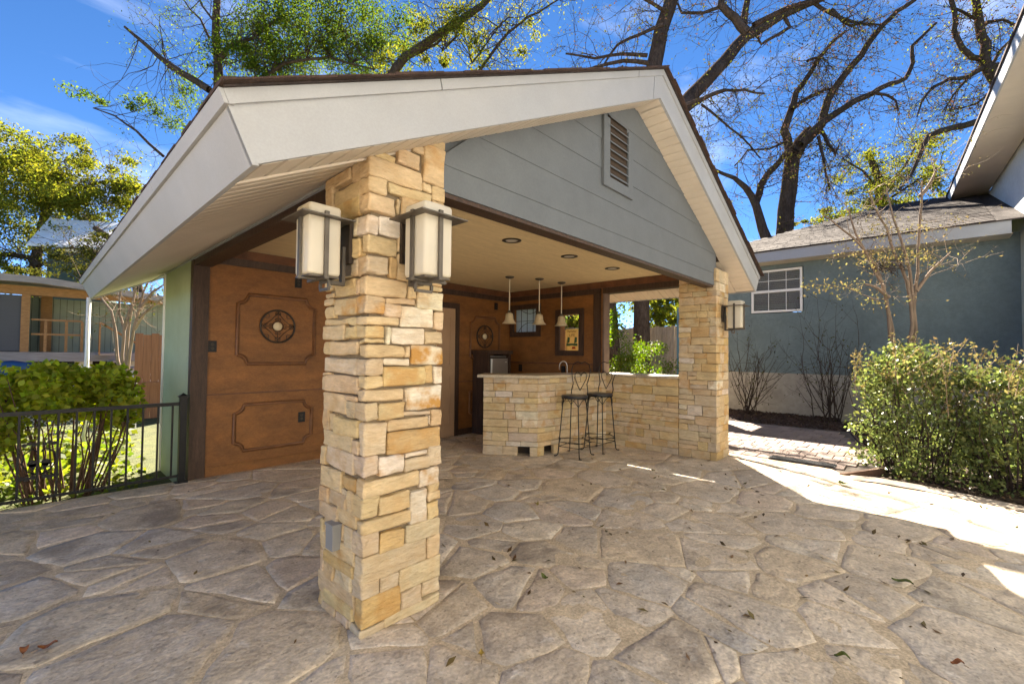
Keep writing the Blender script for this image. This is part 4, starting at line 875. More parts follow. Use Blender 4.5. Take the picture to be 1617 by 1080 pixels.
# ------------------------------------------------------------------ door mat, iron railing
mt = thing('door_mat', (6.76, 1.15, 0), 'dark grey ribbed mat at the start of the paver path', 'mat')
MB().box(6.70, 6.90, .80, 1.52, .003, .014).build('mat_body', MATM, mt)
m = MB()
for i in range(9): m.box(6.705 + i * .022, 6.715 + i * .022, .815, 1.505, .0142, .019)
ob = m.build('mat_rib', MATM, mt); ob['kind'] = 'stuff'
fe = thing('iron_railing', (0, 5.62, 0), 'low black iron railing along the patio edge by the hedge', 'railing')
y = 5.625
MB().box(1.055, 1.115, y - .03, y + .03, 0, .875).build('post', IRON, fe); m = MB(); m.box(1.045, 1.125, y - .04, y + .04, .8755, .89); m.add([(1.048, y - .037, .8905), (1.122, y - .037, .8905), (1.122, y + .037, .8905), (1.048, y + .037, .8905), (1.085, y, .92)], [(0, 1, 4), (1, 2, 4), (2, 3, 4), (3, 0, 4)]); m.build('post_cap', IRON, fe)
MB().box(1.03, 1.14, y - .05, y + .05, .001, .010).build('post_foot', IRON, fe)
MB().box(-3.4, 1.054, y - .014, y + .014, .792, .826).build('top_rail', IRON, fe); MB().box(-3.4, 1.054, y - .011, y + .011, .062, .084).build('bottom_rail', IRON, fe)
MB().box(-3.46, -3.401, y - .03, y + .03, 0, .875).build('post', IRON, fe)
pk = MB().box(-.008, .008, -.008, .008, .0845, .7915).mesh('picket', IRON)
xs = [1.0 - i * .1165 for i in range(38)]
for x in xs: link('picket', pk, fe, (x, y, 0))
orn = MB(); cx, cz = -.075 + .16, .40
cx = aty(62, 720, y).x; cz = .37
for sx in (-1, 1):
    orn.tube([(cx + sx * .01, y, cz - .09), (cx + sx * .07, y, cz - .06), (cx + sx * .105, y, cz + .01), (cx + sx * .09, y, cz + .09), (cx + sx * .04, y, cz + .13), (cx + sx * .012, y, cz + .10)], .006, 6)
    orn.lathe([(0, -.004), (.03, -.004), (.03, .004), (0, .004)], (cx + sx * .042, y, cz + .005), 'Y', 10)
    orn.add([(cx + sx * .014, y - .004, cz), (cx + sx * .07, y - .004, cz), (cx + sx * .03, y - .004, cz - .06), (cx + sx * .014, y + .004, cz), (cx + sx * .07, y + .004, cz), (cx + sx * .03, y + .004, cz - .06)], [(0, 1, 2), (3, 5, 4), (0, 2, 5, 3), (1, 4, 5, 2)])
    for k in range(3): orn.lathe([(0, -.004), (.02, -.004), (.02, .004), (0, .004)], (cx + sx * (.035 + .035 * k), y, cz - .115 - .008 * (k % 2)), 'Y', 8)
    orn.tube([(cx, y, cz - .09), (cx + sx * .06, y, cz - .085), (cx + sx * .12, y, cz - .13)], .005, 5)
    for k in range(3): orn.lathe([(0, -.004), (.017, -.004), (.017, .004), (0, .004)], (cx + sx * (.03 + .03 * k), y, cz + .165 + .012 * (k == 1)), 'Y', 8)
orn.build('heart_ornament', IRON, fe)
# ------------------------------------------------------------------ main house on the right
HX = 12.42
ho = thing('house', (14, 2, 0), 'blue green stucco house with grey shingle roof behind the path', 'house')
ub = MB(); ub.box(HX, HX + .2, -1.36, 2.06, .95, 3.72); ub.box(HX, HX + .2, 3.20, 4.6, .95, 3.72); ub.box(HX, HX + .2, 2.06, 3.20, .95, 2.42); ub.box(HX, HX + .2, 2.06, 3.20, 3.51, 3.72); ub.box(HX + .2, HX + 7, 4.4, 4.6, .95, 3.72)
wl = ub.build('wall', STUCCO, ho)
MB().box(HX - .012, HX + .2, -1.36, 4.6, -.2, .947).build('foundation', CONC, ho)
ex = HX - .5
MB().box(ex - .022, ex, -1.2, 5.0, 3.615, 3.86).build('fascia_board', WHITE, ho)
sp2 = plank(.145, .52).mesh('soffit_plank', SOFFIT)
for i in range(42): link('soffit_plank', sp2, ho, (ex + .001, -1.15 + i * .145, 3.628), orient((0, 1, 0), (1, 0, 0)))
pit = .40; ry = 1.0; rzr = 3.86 + pit * (15.9 - ex)
rf = MB(); rf.add([(ex - .05, -6, 3.845), (ex - .05, 5.05, 3.845), (15.9, 1.05, rzr), (15.9, -6, rzr), (19.9, 5.05, 3.845), (19.9, -6, 3.845)], [(0, 1, 2, 3)[::-1], (1, 4, 2)[::-1], (3, 2, 4, 5)[::-1]])
rf.add([(ex - .05, -6, 3.87), (ex - .05, 5.05, 3.87), (15.9, 1.05, rzr + .03), (15.9, -6, rzr + .03), (19.9, 5.05, 3.87), (19.9, -6, 3.87)], [(0, 1, 2, 3), (1, 4, 2), (3, 2, 4, 5)])
rf.add([(ex - .05, -6, 3.845), (ex - .05, 5.05, 3.845), (ex - .05, 5.05, 3.87), (ex - .05, -6, 3.87)], [(0, 1, 2, 3)])
roof2 = rf.build('roof', SHING, ho)
# courses of shingle tabs on the slope that faces the patio
rr = random.Random(8); sm = MB()
for i in range(27):
    d0 = i * .16; x0 = ex - .055 + d0; z0 = 3.872 + pit * d0; ymax = 5.0 - (5.0 - 1.1) * d0 / (15.9 - ex); yy = -1.0
    while yy < ymax - .05:
        l_ = min(rr.uniform(.22, .42), ymax - yy); h_ = rr.uniform(.006, .013)
        sm.add([(x0, yy, z0), (x0, yy + l_ - .008, z0), (x0 + .17, yy + l_ - .008, z0 + .17 * pit), (x0 + .17, yy, z0 + .17 * pit), (x0, yy, z0 + h_), (x0, yy + l_ - .008, z0 + h_)], [(4, 5, 2, 3), (0, 1, 5, 4), (1, 2, 5), (0, 4, 3)]); yy += l_
so = sm.build('shingle', SHING, roof2); so['kind'] = 'stuff'
# window with half drawn slat blinds
wn = MB(); y0, y1, z0, z1, fw = 2.08, 3.18, 2.44, 3.49, .05
wn.box(HX - .03, HX + .05, y0, y1, z1 - fw, z1); wn.box(HX - .03, HX + .05, y0, y1, z0, z0 + fw); wn.box(HX - .03, HX + .05, y0, y0 + fw, z0 + fw, z1 - fw); wn.box(HX - .03, HX + .05, y1 - fw, y1, z0 + fw, z1 - fw); wn.box(HX - .025, HX + .05, y0 + fw, y1 - fw, 2.93, 2.99)
wo = wn.build('window', WHITEP, ho)
mu = MB()
for y in (2.42, 2.80):
    mu.box(HX + .004, HX + .022, y - .006, y + .006, z0 + fw, 2.93); mu.box(HX + .004, HX + .022, y - .006, y + .006, 2.99, z1 - fw)
for z in (3.22,): mu.box(HX + .005, HX + .021, y0 + fw, y1 - fw, z - .006, z + .006)
mu.build('glazing_bar', WHITEP, wo)
gm = MB(); gm.box(HX + .024, HX + .028, y0 + fw, y1 - fw, z0 + fw, z1 - fw)
glp = mat('clear pane', (.8, .85, .85), .03, spec=.6); 
bs = glp.node_tree.nodes['Principled BSDF']; bs.inputs['Transmission Weight'].default_value = .85; bs.inputs['IOR'].default_value = 1.02
gm.build('pane', glp, wo)
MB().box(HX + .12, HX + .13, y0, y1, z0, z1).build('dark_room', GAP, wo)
for i in range(22):
    m = MB(); z = z0 + fw + .03 + i * .043; m.add([(HX + .05, y0 + .06, z), (HX + .05, y1 - .06, z), (HX + .062, y1 - .06, z + .040), (HX + .062, y0 + .06, z + .040)], [(0, 1, 2, 3)]); m.build('blind_slat', BLINDP if i > 15 or i < 3 else BLIND, wo)  # pale upper slats stand in for a reflection in the panes
MB().box(HX - .012, HX + .0, .42, .45, .95, 3.6).build('corner_bead', STUCCO, ho)
# two storey wing on the far right: its eave runs along the patio side
wa = Vector((8.33, -.92, 0)); wb = Vector((15.4, -.54, 0)); wd = (wb - wa).normalized(); wn_ = Vector((-wd.y, wd.x, 0))
wg = thing('house_wing', (12, -3, 0), 'taller pale blue stucco house wing with deep shaded eave', 'house')
WGM = mat('pale blue grey stucco', (.56, .58, .57), .85, [(1.2, .1, None), (14, .08, None)], [(45, .6, .012)])
def wbox(s0, s1, o0, o1, z0, z1, name, m):
    A = wa + wd * s0; B = wa + wd * s1
    return MB().prism([A + wn_ * o0 + V3((0, 0, z0)), B + wn_ * o0 + V3((0, 0, z0)), B + wn_ * o1 + V3((0, 0, z0)), A + wn_ * o1 + V3((0, 0, z0))], (0, 0, z1 - z0)).build(name, m, wg)
wbox(-18, 9, -.86, -.66, -.2, 5.32, 'wall', WGM); wbox(-18, 9, -.64, -.02, 5.29, 5.31, 'soffit', SOFFIT); wbox(-18, 9, -.019, .005, 5.27, 5.50, 'fascia_board', WHITE)
A, B = wa - wd * 18, wa + wd * 9
MB().add([A + wn_ * .03 + V3((0, 0, 5.505)), B + wn_ * .03 + V3((0, 0, 5.505)), B - wn_ * 4 + V3((0, 0, 7.3)), A - wn_ * 4 + V3((0, 0, 7.3)), A + wn_ * .03 + V3((0, 0, 5.54)), B + wn_ * .03 + V3((0, 0, 5.54)), B - wn_ * 4 + V3((0, 0, 7.335)), A - wn_ * 4 + V3((0, 0, 7.335))], [(0, 1, 2, 3), (4, 7, 6, 5), (0, 4, 5, 1), (1, 5, 6, 2)]).build('roof', SHINGD, wg)

# ------------------------------------------------------------------ seen through the pavilion opening
fn = thing('board_fence', (10.3, 4.4, 0), 'weathered grey board fence seen through the pavilion opening', 'fence')
rr = random.Random(4)
for i in range(36):
    yy = 3.55 + i * .098; zt = 2.03 + rr.uniform(-.03, .03)
    if 4.80 < yy < 5.15 and False: continue
    link('board', MB().box(-.009, .009, -.046, .046, -.1, zt).mesh('board', FENCEW), fn, (10.3 + rr.uniform(-.006, .006), yy, 0), (0, 0, rr.gauss(0, .03)))
MB().box(10.32, 10.36, 3.5, 7.0, 1.62, 1.71).build('rail', FENCEW, fn); MB().box(10.32, 10.36, 3.5, 7.0, .35, .44).build('rail', FENCEW, fn)
bp = thing('blue_post', (9.0, 3.69, 0), 'slim blue painted post beside the far stone column', 'post')
MB().box(8.97, 9.05, 3.62, 3.69, -.15, 2.3).build('shaft', BLUEP, bp); MB().box(8.975, 9.045, 3.625, 3.685, 2.301, 2.33).build('post_cap', BLUEP, bp)
ll = thing('low_ledge', (9.6, 3.9, 0), 'pale timber ledge at the foot of the board fence', 'ledge'); MB().box(9.3, 9.9, 3.70, 4.35, .88, .93).build('top_board', FENCEW, ll); MB().box(9.35, 9.85, 3.75, 4.3, -.1, .879).build('base', DARKWOOD, ll)
def big_trunk(name, loc, r0, r1, h, label, lean=(0, 0)):
    t = thing(name, loc, label, 'tree', 'trunks behind the pavilion'); m = MB(); pts = []; rad = []
    for i in range(11):
        f = i / 10; pts.append((loc[0] + lean[0] * f + mnoise.noise(V3((f * 3, loc[0], 0))) * .06, loc[1] + lean[1] * f, loc[2] + h * f)); rad.append(r0 * (1 + .5 * (1 - f) ** 6) + (r1 - r0) * f)
    m.tube(pts, rad, 12, cap=False); m.build('trunk', BARK, t, True); return t
PEC1 = big_trunk('pecan_tree', (9.8, 4.86, -.16), .20, .15, 6.5, 'tall pecan with a thick leaning limb over the ridge of the pavilion', (.3, .2))
PEC0 = big_trunk('pecan_tree', (9.5, 5.35, -.16), .20, .14, 5.0, 'bare rough tree trunk half hidden by the opening jamb', (-.1, .35))
# banner hung outside the clear window
bn = thing('garden_banner', (7.1, 4.45, 0), 'cream garden banner with lake chairs seen through the clear window', 'banner')
by0, by1 = atx(913, 535, 7.1).y, atx(893.5, 535, 7.1).y; bz0, bz1 = atx(903, 554, 7.1).z - .06, atx(903, 519.5, 7.1).z
MB().box(7.098, 7.102, by0, by1, bz0, bz1).build('cloth', mat('cream banner cloth', (.50, .42, .24), .8, [(9, .12, None)], trans=.3, transcol=1), bn)
MB().tube([(7.1, by0 - .03, bz1 + .01), (7.1, by1 + .03, bz1 + .01)], .006, 6).build('rod', IRON, bn); MB().tube([(7.1, by0 - .02, bz1 + .01), (7.1, by0 - .02, -.16)], .006, 6).build('stake', IRON, bn)
by = lambda t: by1 + (by0 - by1) * t; bz = lambda t: bz0 + (bz1 - bz0) * t; BW = by1 - by0; BH = bz1 - bz0
m = MB()
for cx_ in (.22, .80):
    y = by(cx_); z = bz(.42)
    m.add([(7.0955, y + .12 * BW, z), (7.0955, y - .10 * BW, z + .02), (7.0955, y - .12 * BW, z + .24 * BH), (7.0955, y + .06 * BW, z + .26 * BH)], [(0, 1, 2, 3)]); m.add([(7.0955, y + .16 * BW, z - .10 * BH), (7.0955, y - .16 * BW, z - .10 * BH), (7.0955, y - .16 * BW, z - .02 * BH), (7.0955, y + .16 * BW, z - .02 * BH)], [(0, 1, 2, 3)])
m.add([(7.096, by(.06), bz(.34)), (7.096, by(.94), bz(.34)), (7.096, by(.94), bz(.42)), (7.096, by(.06), bz(.42))], [(0, 1, 2, 3)])
m.build('print', mat('teal print', (.02, .09, .07), .8), bn)
MB().add([(7.0955, by(.50), bz(.20)), (7.0955, by(.82), bz(.20)), (7.0955, by(.78), bz(.29)), (7.0955, by(.54), bz(.29))], [(0, 1, 2, 3)]).build('print', mat('red print', (.20, .04, .03), .8), bn)
cu = bpy.data.curves.new('lettering', 'FONT'); cu.body = 'LIFE'; cu.size = BH * .16; cu.align_x = 'CENTER'; cu.align_y = 'CENTER'
to = bpy.data.objects.new('lettering_curve', cu); COL.objects.link(to); dg = bpy.context.evaluated_depsgraph_get(); me = bpy.data.meshes.new_from_object(to.evaluated_get(dg)); bpy.data.objects.remove(to)
me.materials.clear(); me.materials.append(mat('brown print', (.07, .04, .03), .8)); link('lettering', me, bn, (7.0945, by(.52), bz(.74)), Matrix(((0, 0, -1), (-1, 0, 0), (0, 1, 0))).to_euler())
m = MB(); pts = [(7.095, by(.15 + .7 * i / 40), bz(.90 + .022 * math.sin(i * 1.3) + .012 * math.sin(i * .5))) for i in range(41)]; m.tube(pts, .0035, 4); m.build('script_line', mat('brown print', (.07, .04, .03), .8), bn)
pst = thing('timber_post', (7.3, 4.75, 0), 'orange timber post just outside the clear window', 'post'); q = atx(889, 540, 7.3); MB().box(7.26, 7.34, q.y - .06, q.y + .05, -.16, atx(889, 524, 7.3).z).build('shaft', CEDAR, pst); MB().box(7.25, 7.35, q.y - .07, q.y + .06, atx(889, 524, 7.3).z + .001, atx(889, 524, 7.3).z + .03).build('post_cap', CEDAR, pst)

# ------------------------------------------------------------------ trees and shrubs
def tree(name, label, group=None, base=(0, 0, 0), cat='tree'): return thing(name, base, label, cat, group)
def dress(tips, rr, cl, per, size, spread):
    for pts in tips:
        for _ in range(per):
            i = rr.randint(1, len(pts) - 1); p = pts[i - 1].lerp(pts[i], rr.random())
            cl.add(p + Vector((rr.gauss(0, spread), rr.gauss(0, spread), rr.gauss(0, spread) - spread * .3)), size * rr.uniform(.6, 1.3))
def twigs(mb, limbs, rr, n, L_, r, tips, lvl=2, up=.1, kids=(2, 4), t0=.15, bias=None):
    for _ in range(n):
        pts = rr.choice(limbs); i = rr.randint(max(1, int(len(pts) * t0)), len(pts) - 1); p = pts[i - 1].lerp(pts[i], rr.random()); t = (pts[i] - pts[i - 1]).normalized()
        d = (t * .6 + Vector((rr.gauss(0, 1), rr.gauss(0, 1), rr.gauss(0, 1))).normalized()).normalized()
        if bias: d = (d + bias).normalized()
        grow(mb, p, d, L_ * rr.uniform(.6, 1.3), r * rr.uniform(.7, 1.2), lvl, rr, tips, up, .5, kids)

# pecan with the limb leaning over the ridge
rr = random.Random(101); m = MB(); cl = Cloud(); cs = Cloud()
top1 = (10.1, 5.06, 6.3)
La = limb(m, [(1012, 250), (1020, 180), (1031, 110), (1044, 50), (1064, -12), (1078, -60)], [11.1, 11.1, 11.1, 11.2, 11.3, 11.5], 30, 18)
Lb = limb(m, [(1020, 240), (1075, 172), (1110, 133), (1144, 97), (1180, 55), (1215, 36), (1250, 16), (1300, -5), (1340, -30)], [11.2, 11.6, 12.2, 12.8, 13.4, 13.8, 14.2, 14.6, 15], 26, 9)
subs = [La, Lb]
for px, d, a, b in (([(1180, 52), (1163, 30), (1137, 10), (1142, -15)], 10.6, 15, 9), ([(1174, 40), (1180, 0), (1185, -30)], 13.3, 11, 7), ([(1190, 40), (1244, 12), (1290, 2), (1340, -20)], 10.6, 9, 5),
                    ([(1240, 30), (1246, 45), (1215, 63), (1203, 70), (1197, 58)], 10.6, 6, 3), ([(1022, 88), (980, 86), (940, 92), (893, 85)], 10.9, 7, 3), ([(1024, 100), (985, 95), (935, 108), (910, 112)], 10.8, 8, 3),
                    ([(1047, 40), (1010, 55), (975, 70), (955, 100)], 10.6, 6, 3), ([(1055, 20), (1030, 5), (1000, -10)], 10.8, 6, 4), ([(1137, 12), (1110, 20), (1077, 20), (1070, 5)], 13.4, 6, 3), ([(1080, 168), (1110, 155), (1145, 143), (1175, 143), (1207, 148)], 10.9, 7, 3), ([(1107, 165), (1137, 188), (1170, 215), (1200, 250)], 12.2, 4, 2)):
    subs.append(limb(m, px, d, a, b, 6))
tips = []; twigs(m, subs, rr, 150, 1.05, .011, tips, 2)
dress(tips, rr, cl, 1, .06, .05); dress(tips[::4], rr, cs, 2, .06, .03)
low = [[V3((9.95, 5.0, 3.6)), V3((11.0, 5.4, 5.2)), V3((12.3, 6.0, 7.0)), V3((13.6, 6.6, 9.0)), V3((14.4, 7.0, 10.4))], [V3((9.9, 4.95, 3.2)), V3((11.4, 5.2, 4.8)), V3((13.0, 5.4, 6.6)), V3((14.6, 5.6, 8.2))], [V3((10.0, 5.1, 4.0)), V3((11.2, 6.0, 6.0)), V3((12.0, 7.2, 7.8)), V3((13.0, 8.2, 9.4))]]  # leafy limbs added unseen behind the roof to dapple the sunlit kerb
for q in low: m.tube(q, [.07, .055, .04, .025, .015][:len(q)], 6, cap=False)
t2 = []; twigs(m, low, rr, 90, 1.2, .012, t2, 2, t0=.4); dress(t2, rr, cl, 2, .075, .07)
m.build('limbs', BARK, PEC1, True).name = 'branch'; cl.build('crown', LF_OLIVE, PEC1, 1); cs.build('seed_pods', LF_BROWN, PEC1, 2)['kind'] = 'stuff'
# pecan standing behind the house roof
rr = random.Random(102); m = MB(); cl = Cloud(); cs = Cloud()
PC = tree('pecan_tree', 'big bare pecan rising behind the house roof, twin dark trunks', None, tuple(at(1240, 470, 17) * 1.0)[:2] + (-.16,))
bx_ = at(1232, 400, 17); ground = Vector((bx_.x, bx_.y, -.16))
k = len(m.v)
L0 = limb(m, [(1236, 420), (1238, 360), (1245, 300), (1252, 252), (1262, 228), (1280, 208)], 17, 26, 19, 9)
m.tube([ground, ground.lerp(L0[0], .5), L0[0]], [.42, .36, .32], 9, cap=False)
L1 = limb(m, [(1215, 390), (1204, 362), (1195, 325), (1178, 295), (1160, 282), (1120, 264)], 16.6, 17, 4, 8); m.tube([ground + V3((-.3, .3, 0)), L1[0]], [.3, .22], 8, cap=False)
subs = [L1, L0]
for px, d, a, b in (([(1194, 320), (1203, 290), (1212, 275), (1238, 246), (1252, 232)], 16.7, 11, 8), ([(1250, 250), (1243, 215), (1238, 205), (1251, 173), (1257, 147), (1275, 123), (1290, 95), (1312, 70), (1335, 50)], 16.8, 14, 4),
                    ([(1256, 240), (1284, 212), (1298, 197), (1308, 157), (1325, 127), (1360, 87), (1378, 60), (1395, 40), (1415, 20), (1445, 0)], 16.5, 14, 6), ([(1264, 228), (1294, 197), (1318, 180), (1350, 160), (1378, 147), (1405, 134), (1430, 124), (1441, 100), (1440, 73), (1478, 37)], 16.2, 12, 4),
                    ([(1251, 173), (1275, 155), (1300, 142), (1318, 140)], 16.6, 7, 4), ([(1083, 178), (1110, 157), (1145, 143), (1177, 143)], 15.5, 6, 2), ([(1378, 147), (1400, 150), (1415, 160), (1418, 176)], 16, 5, 2), ([(1275, 97), (1290, 90), (1300, 92)], 16.5, 5, 3),
                    ([(1296, 205), (1310, 228), (1320, 245), (1325, 230)], 16.3, 6, 2), ([(1292, 215), (1302, 255), (1306, 285), (1310, 300)], 16.3, 5, 2), ([(1238, 225), (1215, 235), (1180, 238), (1160, 262)], 16.5, 4, 2), ([(1312, 15), (1330, 35), (1345, 42), (1370, 30)], 16, 6, 3), ([(1285, 5), (1315, 25), (1355, 38), (1390, 40)], 16, 6, 3)):
    subs.append(limb(m, px, d, a, b, 7))
tips = []; twigs(m, subs[1:], rr, 250, 1.5, .016, tips, 2, up=-.05)
dress(tips, rr, cl, 1, .085, .07); dress(tips[::5], rr, cs, 2, .10, .05)
m.build('trunk', BARK, PC, True); cl.build('crown', LF_OLIVE, PC, 3); cs.build('seed_pods', LF_BROWN, PC, 4)['kind'] = 'stuff'
# tree at the upper right, behind the tall wing
rr = random.Random(103); m = MB(); cl = Cloud(); cs = Cloud(); g0 = at(1560, 300, 17); 
PD = tree('pecan_tree', 'crooked limbed pecan half hidden by the eave of the tall wing', None, (g0.x, g0.y, -.16))
T0 = limb(m, [(1590, 240), (1576, 135), (1562, 110), (1553, 95), (1557, 70), (1548, 45), (1543, 20), (1538, -10)], 15, 18, 9, 8); m.tube([V3((g0.x, g0.y, -.16)), T0[0]], [.3, .22], 8, cap=False)
subs = [T0]
for px, a, b in (([(1555, 95), (1535, 90), (1520, 78), (1507, 50), (1508, 20), (1500, -5)], 9, 6), ([(1553, 107), (1530, 122), (1500, 125), (1475, 137), (1455, 160), (1448, 185)], 8, 2), ([(1562, 105), (1590, 102), (1620, 104)], 9, 8), ([(1540, 30), (1520, 20), (1500, 5)], 5, 3), ([(1545, 50), (1560, 35), (1585, 30), (1612, 45)], 6, 3), ([(1565, 105), (1580, 80), (1600, 60)], 5, 3), ([(1585, 130), (1560, 150), (1540, 165), (1500, 175)], 5, 2), ([(1530, 122), (1505, 150), (1490, 175)], 4, 2)):
    subs.append(limb(m, px, 15, a, b, 6))
L2 = limb(m, [(1600, 175), (1545, 192), (1500, 204), (1468, 213), (1455, 240), (1440, 275), (1420, 300)], [15, 14.8, 14.6, 14.4, 14.4, 14.4, 14.4], 12, 3, 7); subs.append(L2)
tips = []; twigs(m, subs, rr, 170, 1.1, .013, tips, 2, up=-.05); dress(tips, rr, cl, 1, .075, .06); dress(tips[::3], rr, cs, 2, .09, .05)
m.build('trunk', BARK, PD, True); cl.build('crown', LF_YEL, PD, 5); cs.build('seed_pods', LF_BROWN, PD, 6)['kind'] = 'stuff'
# leafy tree above the left end of the ridge
def leafy(label, trunk_px, d, blobs, seed, mats, limbs=(), ntw=60, tw=1.0, leaf=.12, name='leafy_tree', tleaf=2, tw_r=.014, shell=.35, wpx=16, dens=1.9):
    rr = random.Random(seed); g0 = at(trunk_px[0][0], trunk_px[0][1], d); t = tree(name, label, None, (g0.x, g0.y, -.16)); m = MB(); cl = Cloud(); subs = []
    T = limb(m, trunk_px, d, wpx, wpx * .5, 8); m.tube([V3((g0.x, g0.y, -.16)), T[0]], [wpx * .7 * d / FOC, wpx / 2 * d / FOC], 8, cap=False); subs.append(T)
    for px, a, b in limbs: subs.append(limb(m, px, d + rr.uniform(-.8, .8), a, b, 6))
    for (x, y, rx, rz, n) in blobs:
        n = int(n * dens)
        c = at(x, y, d + rr.uniform(-1, 1)); k = d / FOC
        nb = max(3, n // 130)
        for _ in range(nb):     # clumps inside the blob, with gaps between them
            o = Vector((rr.gauss(0, .6), rr.gauss(0, .6), rr.gauss(0, .55))); cc = c + Vector((o.x * rx * k, o.y * rx * k, o.z * rz * k)); s = rr.uniform(.22, .5)
            cl.blob(cc, (rx * k * s, rx * k * s, rz * k * s), n // nb, leaf, rr, shell)
            q = min((rr.choice(rr.choice(subs)) for _k in range(9)), key=lambda p_: (cc - p_).length); v = cc - q
            if v.length < 3: grow(m, q, v + V3((0, 0, .3)), v.length, .017, 1, rr, [], .0, .4, (2, 3), 4)
    tips = []; twigs(m, subs, rr, ntw, tw, tw_r, tips, 2); dress(tips, rr, cl, tleaf, leaf * .8, .10)
    m.build('trunk', BARK, t, True); cl.build('crown', mats, t, seed); return t
leafy('tall green tree rising behind the left end of the pavilion ridge', [(345, 235), (346, 140), (345, 100), (341, 60), (343, 0), (345, -40)], 18,
      [(430, 95, 60, 45, 4200), (480, 45, 80, 60, 5200), (560, 75, 75, 65, 5200), (390, 110, 40, 25, 900), (400, 30, 45, 50, 800), (530, -10, 90, 50, 2000), (640, 60, 40, 40, 500), (310, 55, 55, 45, 200), (270, 170, 75, 40, 750), (235, 190, 50, 25, 350), (300, 165, 40, 40, 500), (620, 20, 60, 40, 600)], 201, LF_TREE,
      [([(330, 142), (287, 115), (250, 90), (220, 63), (197, 43)], 12, 4), ([(350, 92), (360, 74), (378, 70), (400, 60), (440, 30)], 8, 4), ([(258, 247), (214, 207), (180, 184), (147, 171)], 5, 1.5), ([(400, 130), (450, 100), (520, 90), (590, 110)], 6, 3), ([(330, 60), (315, 30), (290, 0)], 4, 2), ([(342, 40), (320, 10), (305, -20)], 4, 2), ([(262, 95), (255, 60), (252, 40)], 2, 1)], 60, 1.1, .105)
leafy('thin leaved airy tree behind the middle of the pavilion ridge', [(620, 250), (610, 130), (640, 90), (700, 50), (760, 10), (790, -20)], 13,
      [(620, 110, 40, 35, 700), (690, 85, 35, 25, 260), (745, 95, 45, 25, 420), (720, 40, 60, 30, 300), (660, 30, 60, 30, 600), (820, 30, 50, 25, 160), (690, 110, 50, 15, 250)], 202, LF_YEL,
      [([(640, 95), (690, 70), (720, 40), (760, 10)], 5, 2), ([(755, 115), (790, 65), (815, 40), (850, 20), (890, -5)], 5, 2), ([(700, 80), (730, 50), (735, 15)], 2, 1), ([(745, 100), (775, 60), (800, 30)], 3, 1)], 90, 1.0, .085, tleaf=3)
leafy('bright yellow green tree at the far left beyond the neighbouring house', [(60, 520), (55, 420), (70, 340), (90, 280)], 25,
      [(40, 245, 60, 40, 3200), (90, 290, 70, 45, 3600), (20, 310, 70, 60, 3200), (120, 330, 60, 40, 2200), (170, 290, 45, 35, 1100), (200, 320, 35, 30, 700), (60, 370, 80, 35, 2600), (-40, 260, 60, 60, 1800), (15, 410, 50, 30, 1200), (150, 260, 45, 25, 400)], 203, LF_YEL,
      [([(62, 420), (45, 408), (20, 402), (-20, 405)], 10, 7), ([(80, 330), (120, 300), (170, 285), (205, 300)], 7, 3)], 70, 1.8, .17, tw_r=.02)
leafy('dark leaved tree overhanging the pale metal roof', [(235, 560), (215, 450), (190, 390), (150, 360)], 17,
      [(150, 425, 50, 22, 700), (185, 400, 40, 30, 700), (150, 365, 40, 12, 120), (195, 345, 35, 20, 200), (110, 430, 50, 16, 500)], 204, LF_OLIVE, [([(200, 410), (150, 400), (110, 390)], 4, 2)], 60, 1.2, .10)
leafy('yellow green tree showing over the house roof ridge', [(1400, 420), (1395, 330), (1385, 280), (1370, 240)], 21,
      [(1400, 300, 60, 35, 1500), (1350, 330, 45, 25, 900), (1300, 345, 40, 20, 500), (1430, 260, 60, 40, 500), (1380, 250, 60, 35, 350), (1450, 300, 35, 35, 500), (1270, 360, 25, 12, 150)], 205, LF_YEL,
      [([(1390, 300), (1360, 270), (1330, 250)], 4, 2), ([(1392, 310), (1430, 260), (1450, 220)], 5, 2), ([(1395, 320), (1440, 290), (1490, 260)], 4, 2)], 80, 1.5, .13, tleaf=2, tw_r=.016)
leafy('leafy tree beyond the board fence in the pavilion opening', [(1040, 620), (1040, 520), (1035, 470)], 18, [(1040, 490, 35, 25, 1500), (1055, 500, 25, 20, 800), (1010, 470, 30, 20, 500)], 206, LF_YEL, [], 20, 1.0, .13)
leafy('sunlit tree seen through the clear framed window', [(905, 580), (903, 520), (900, 500)], 14, [(903, 510, 20, 16, 900)], 207, LF_YEL, [], 10, .8, .12)

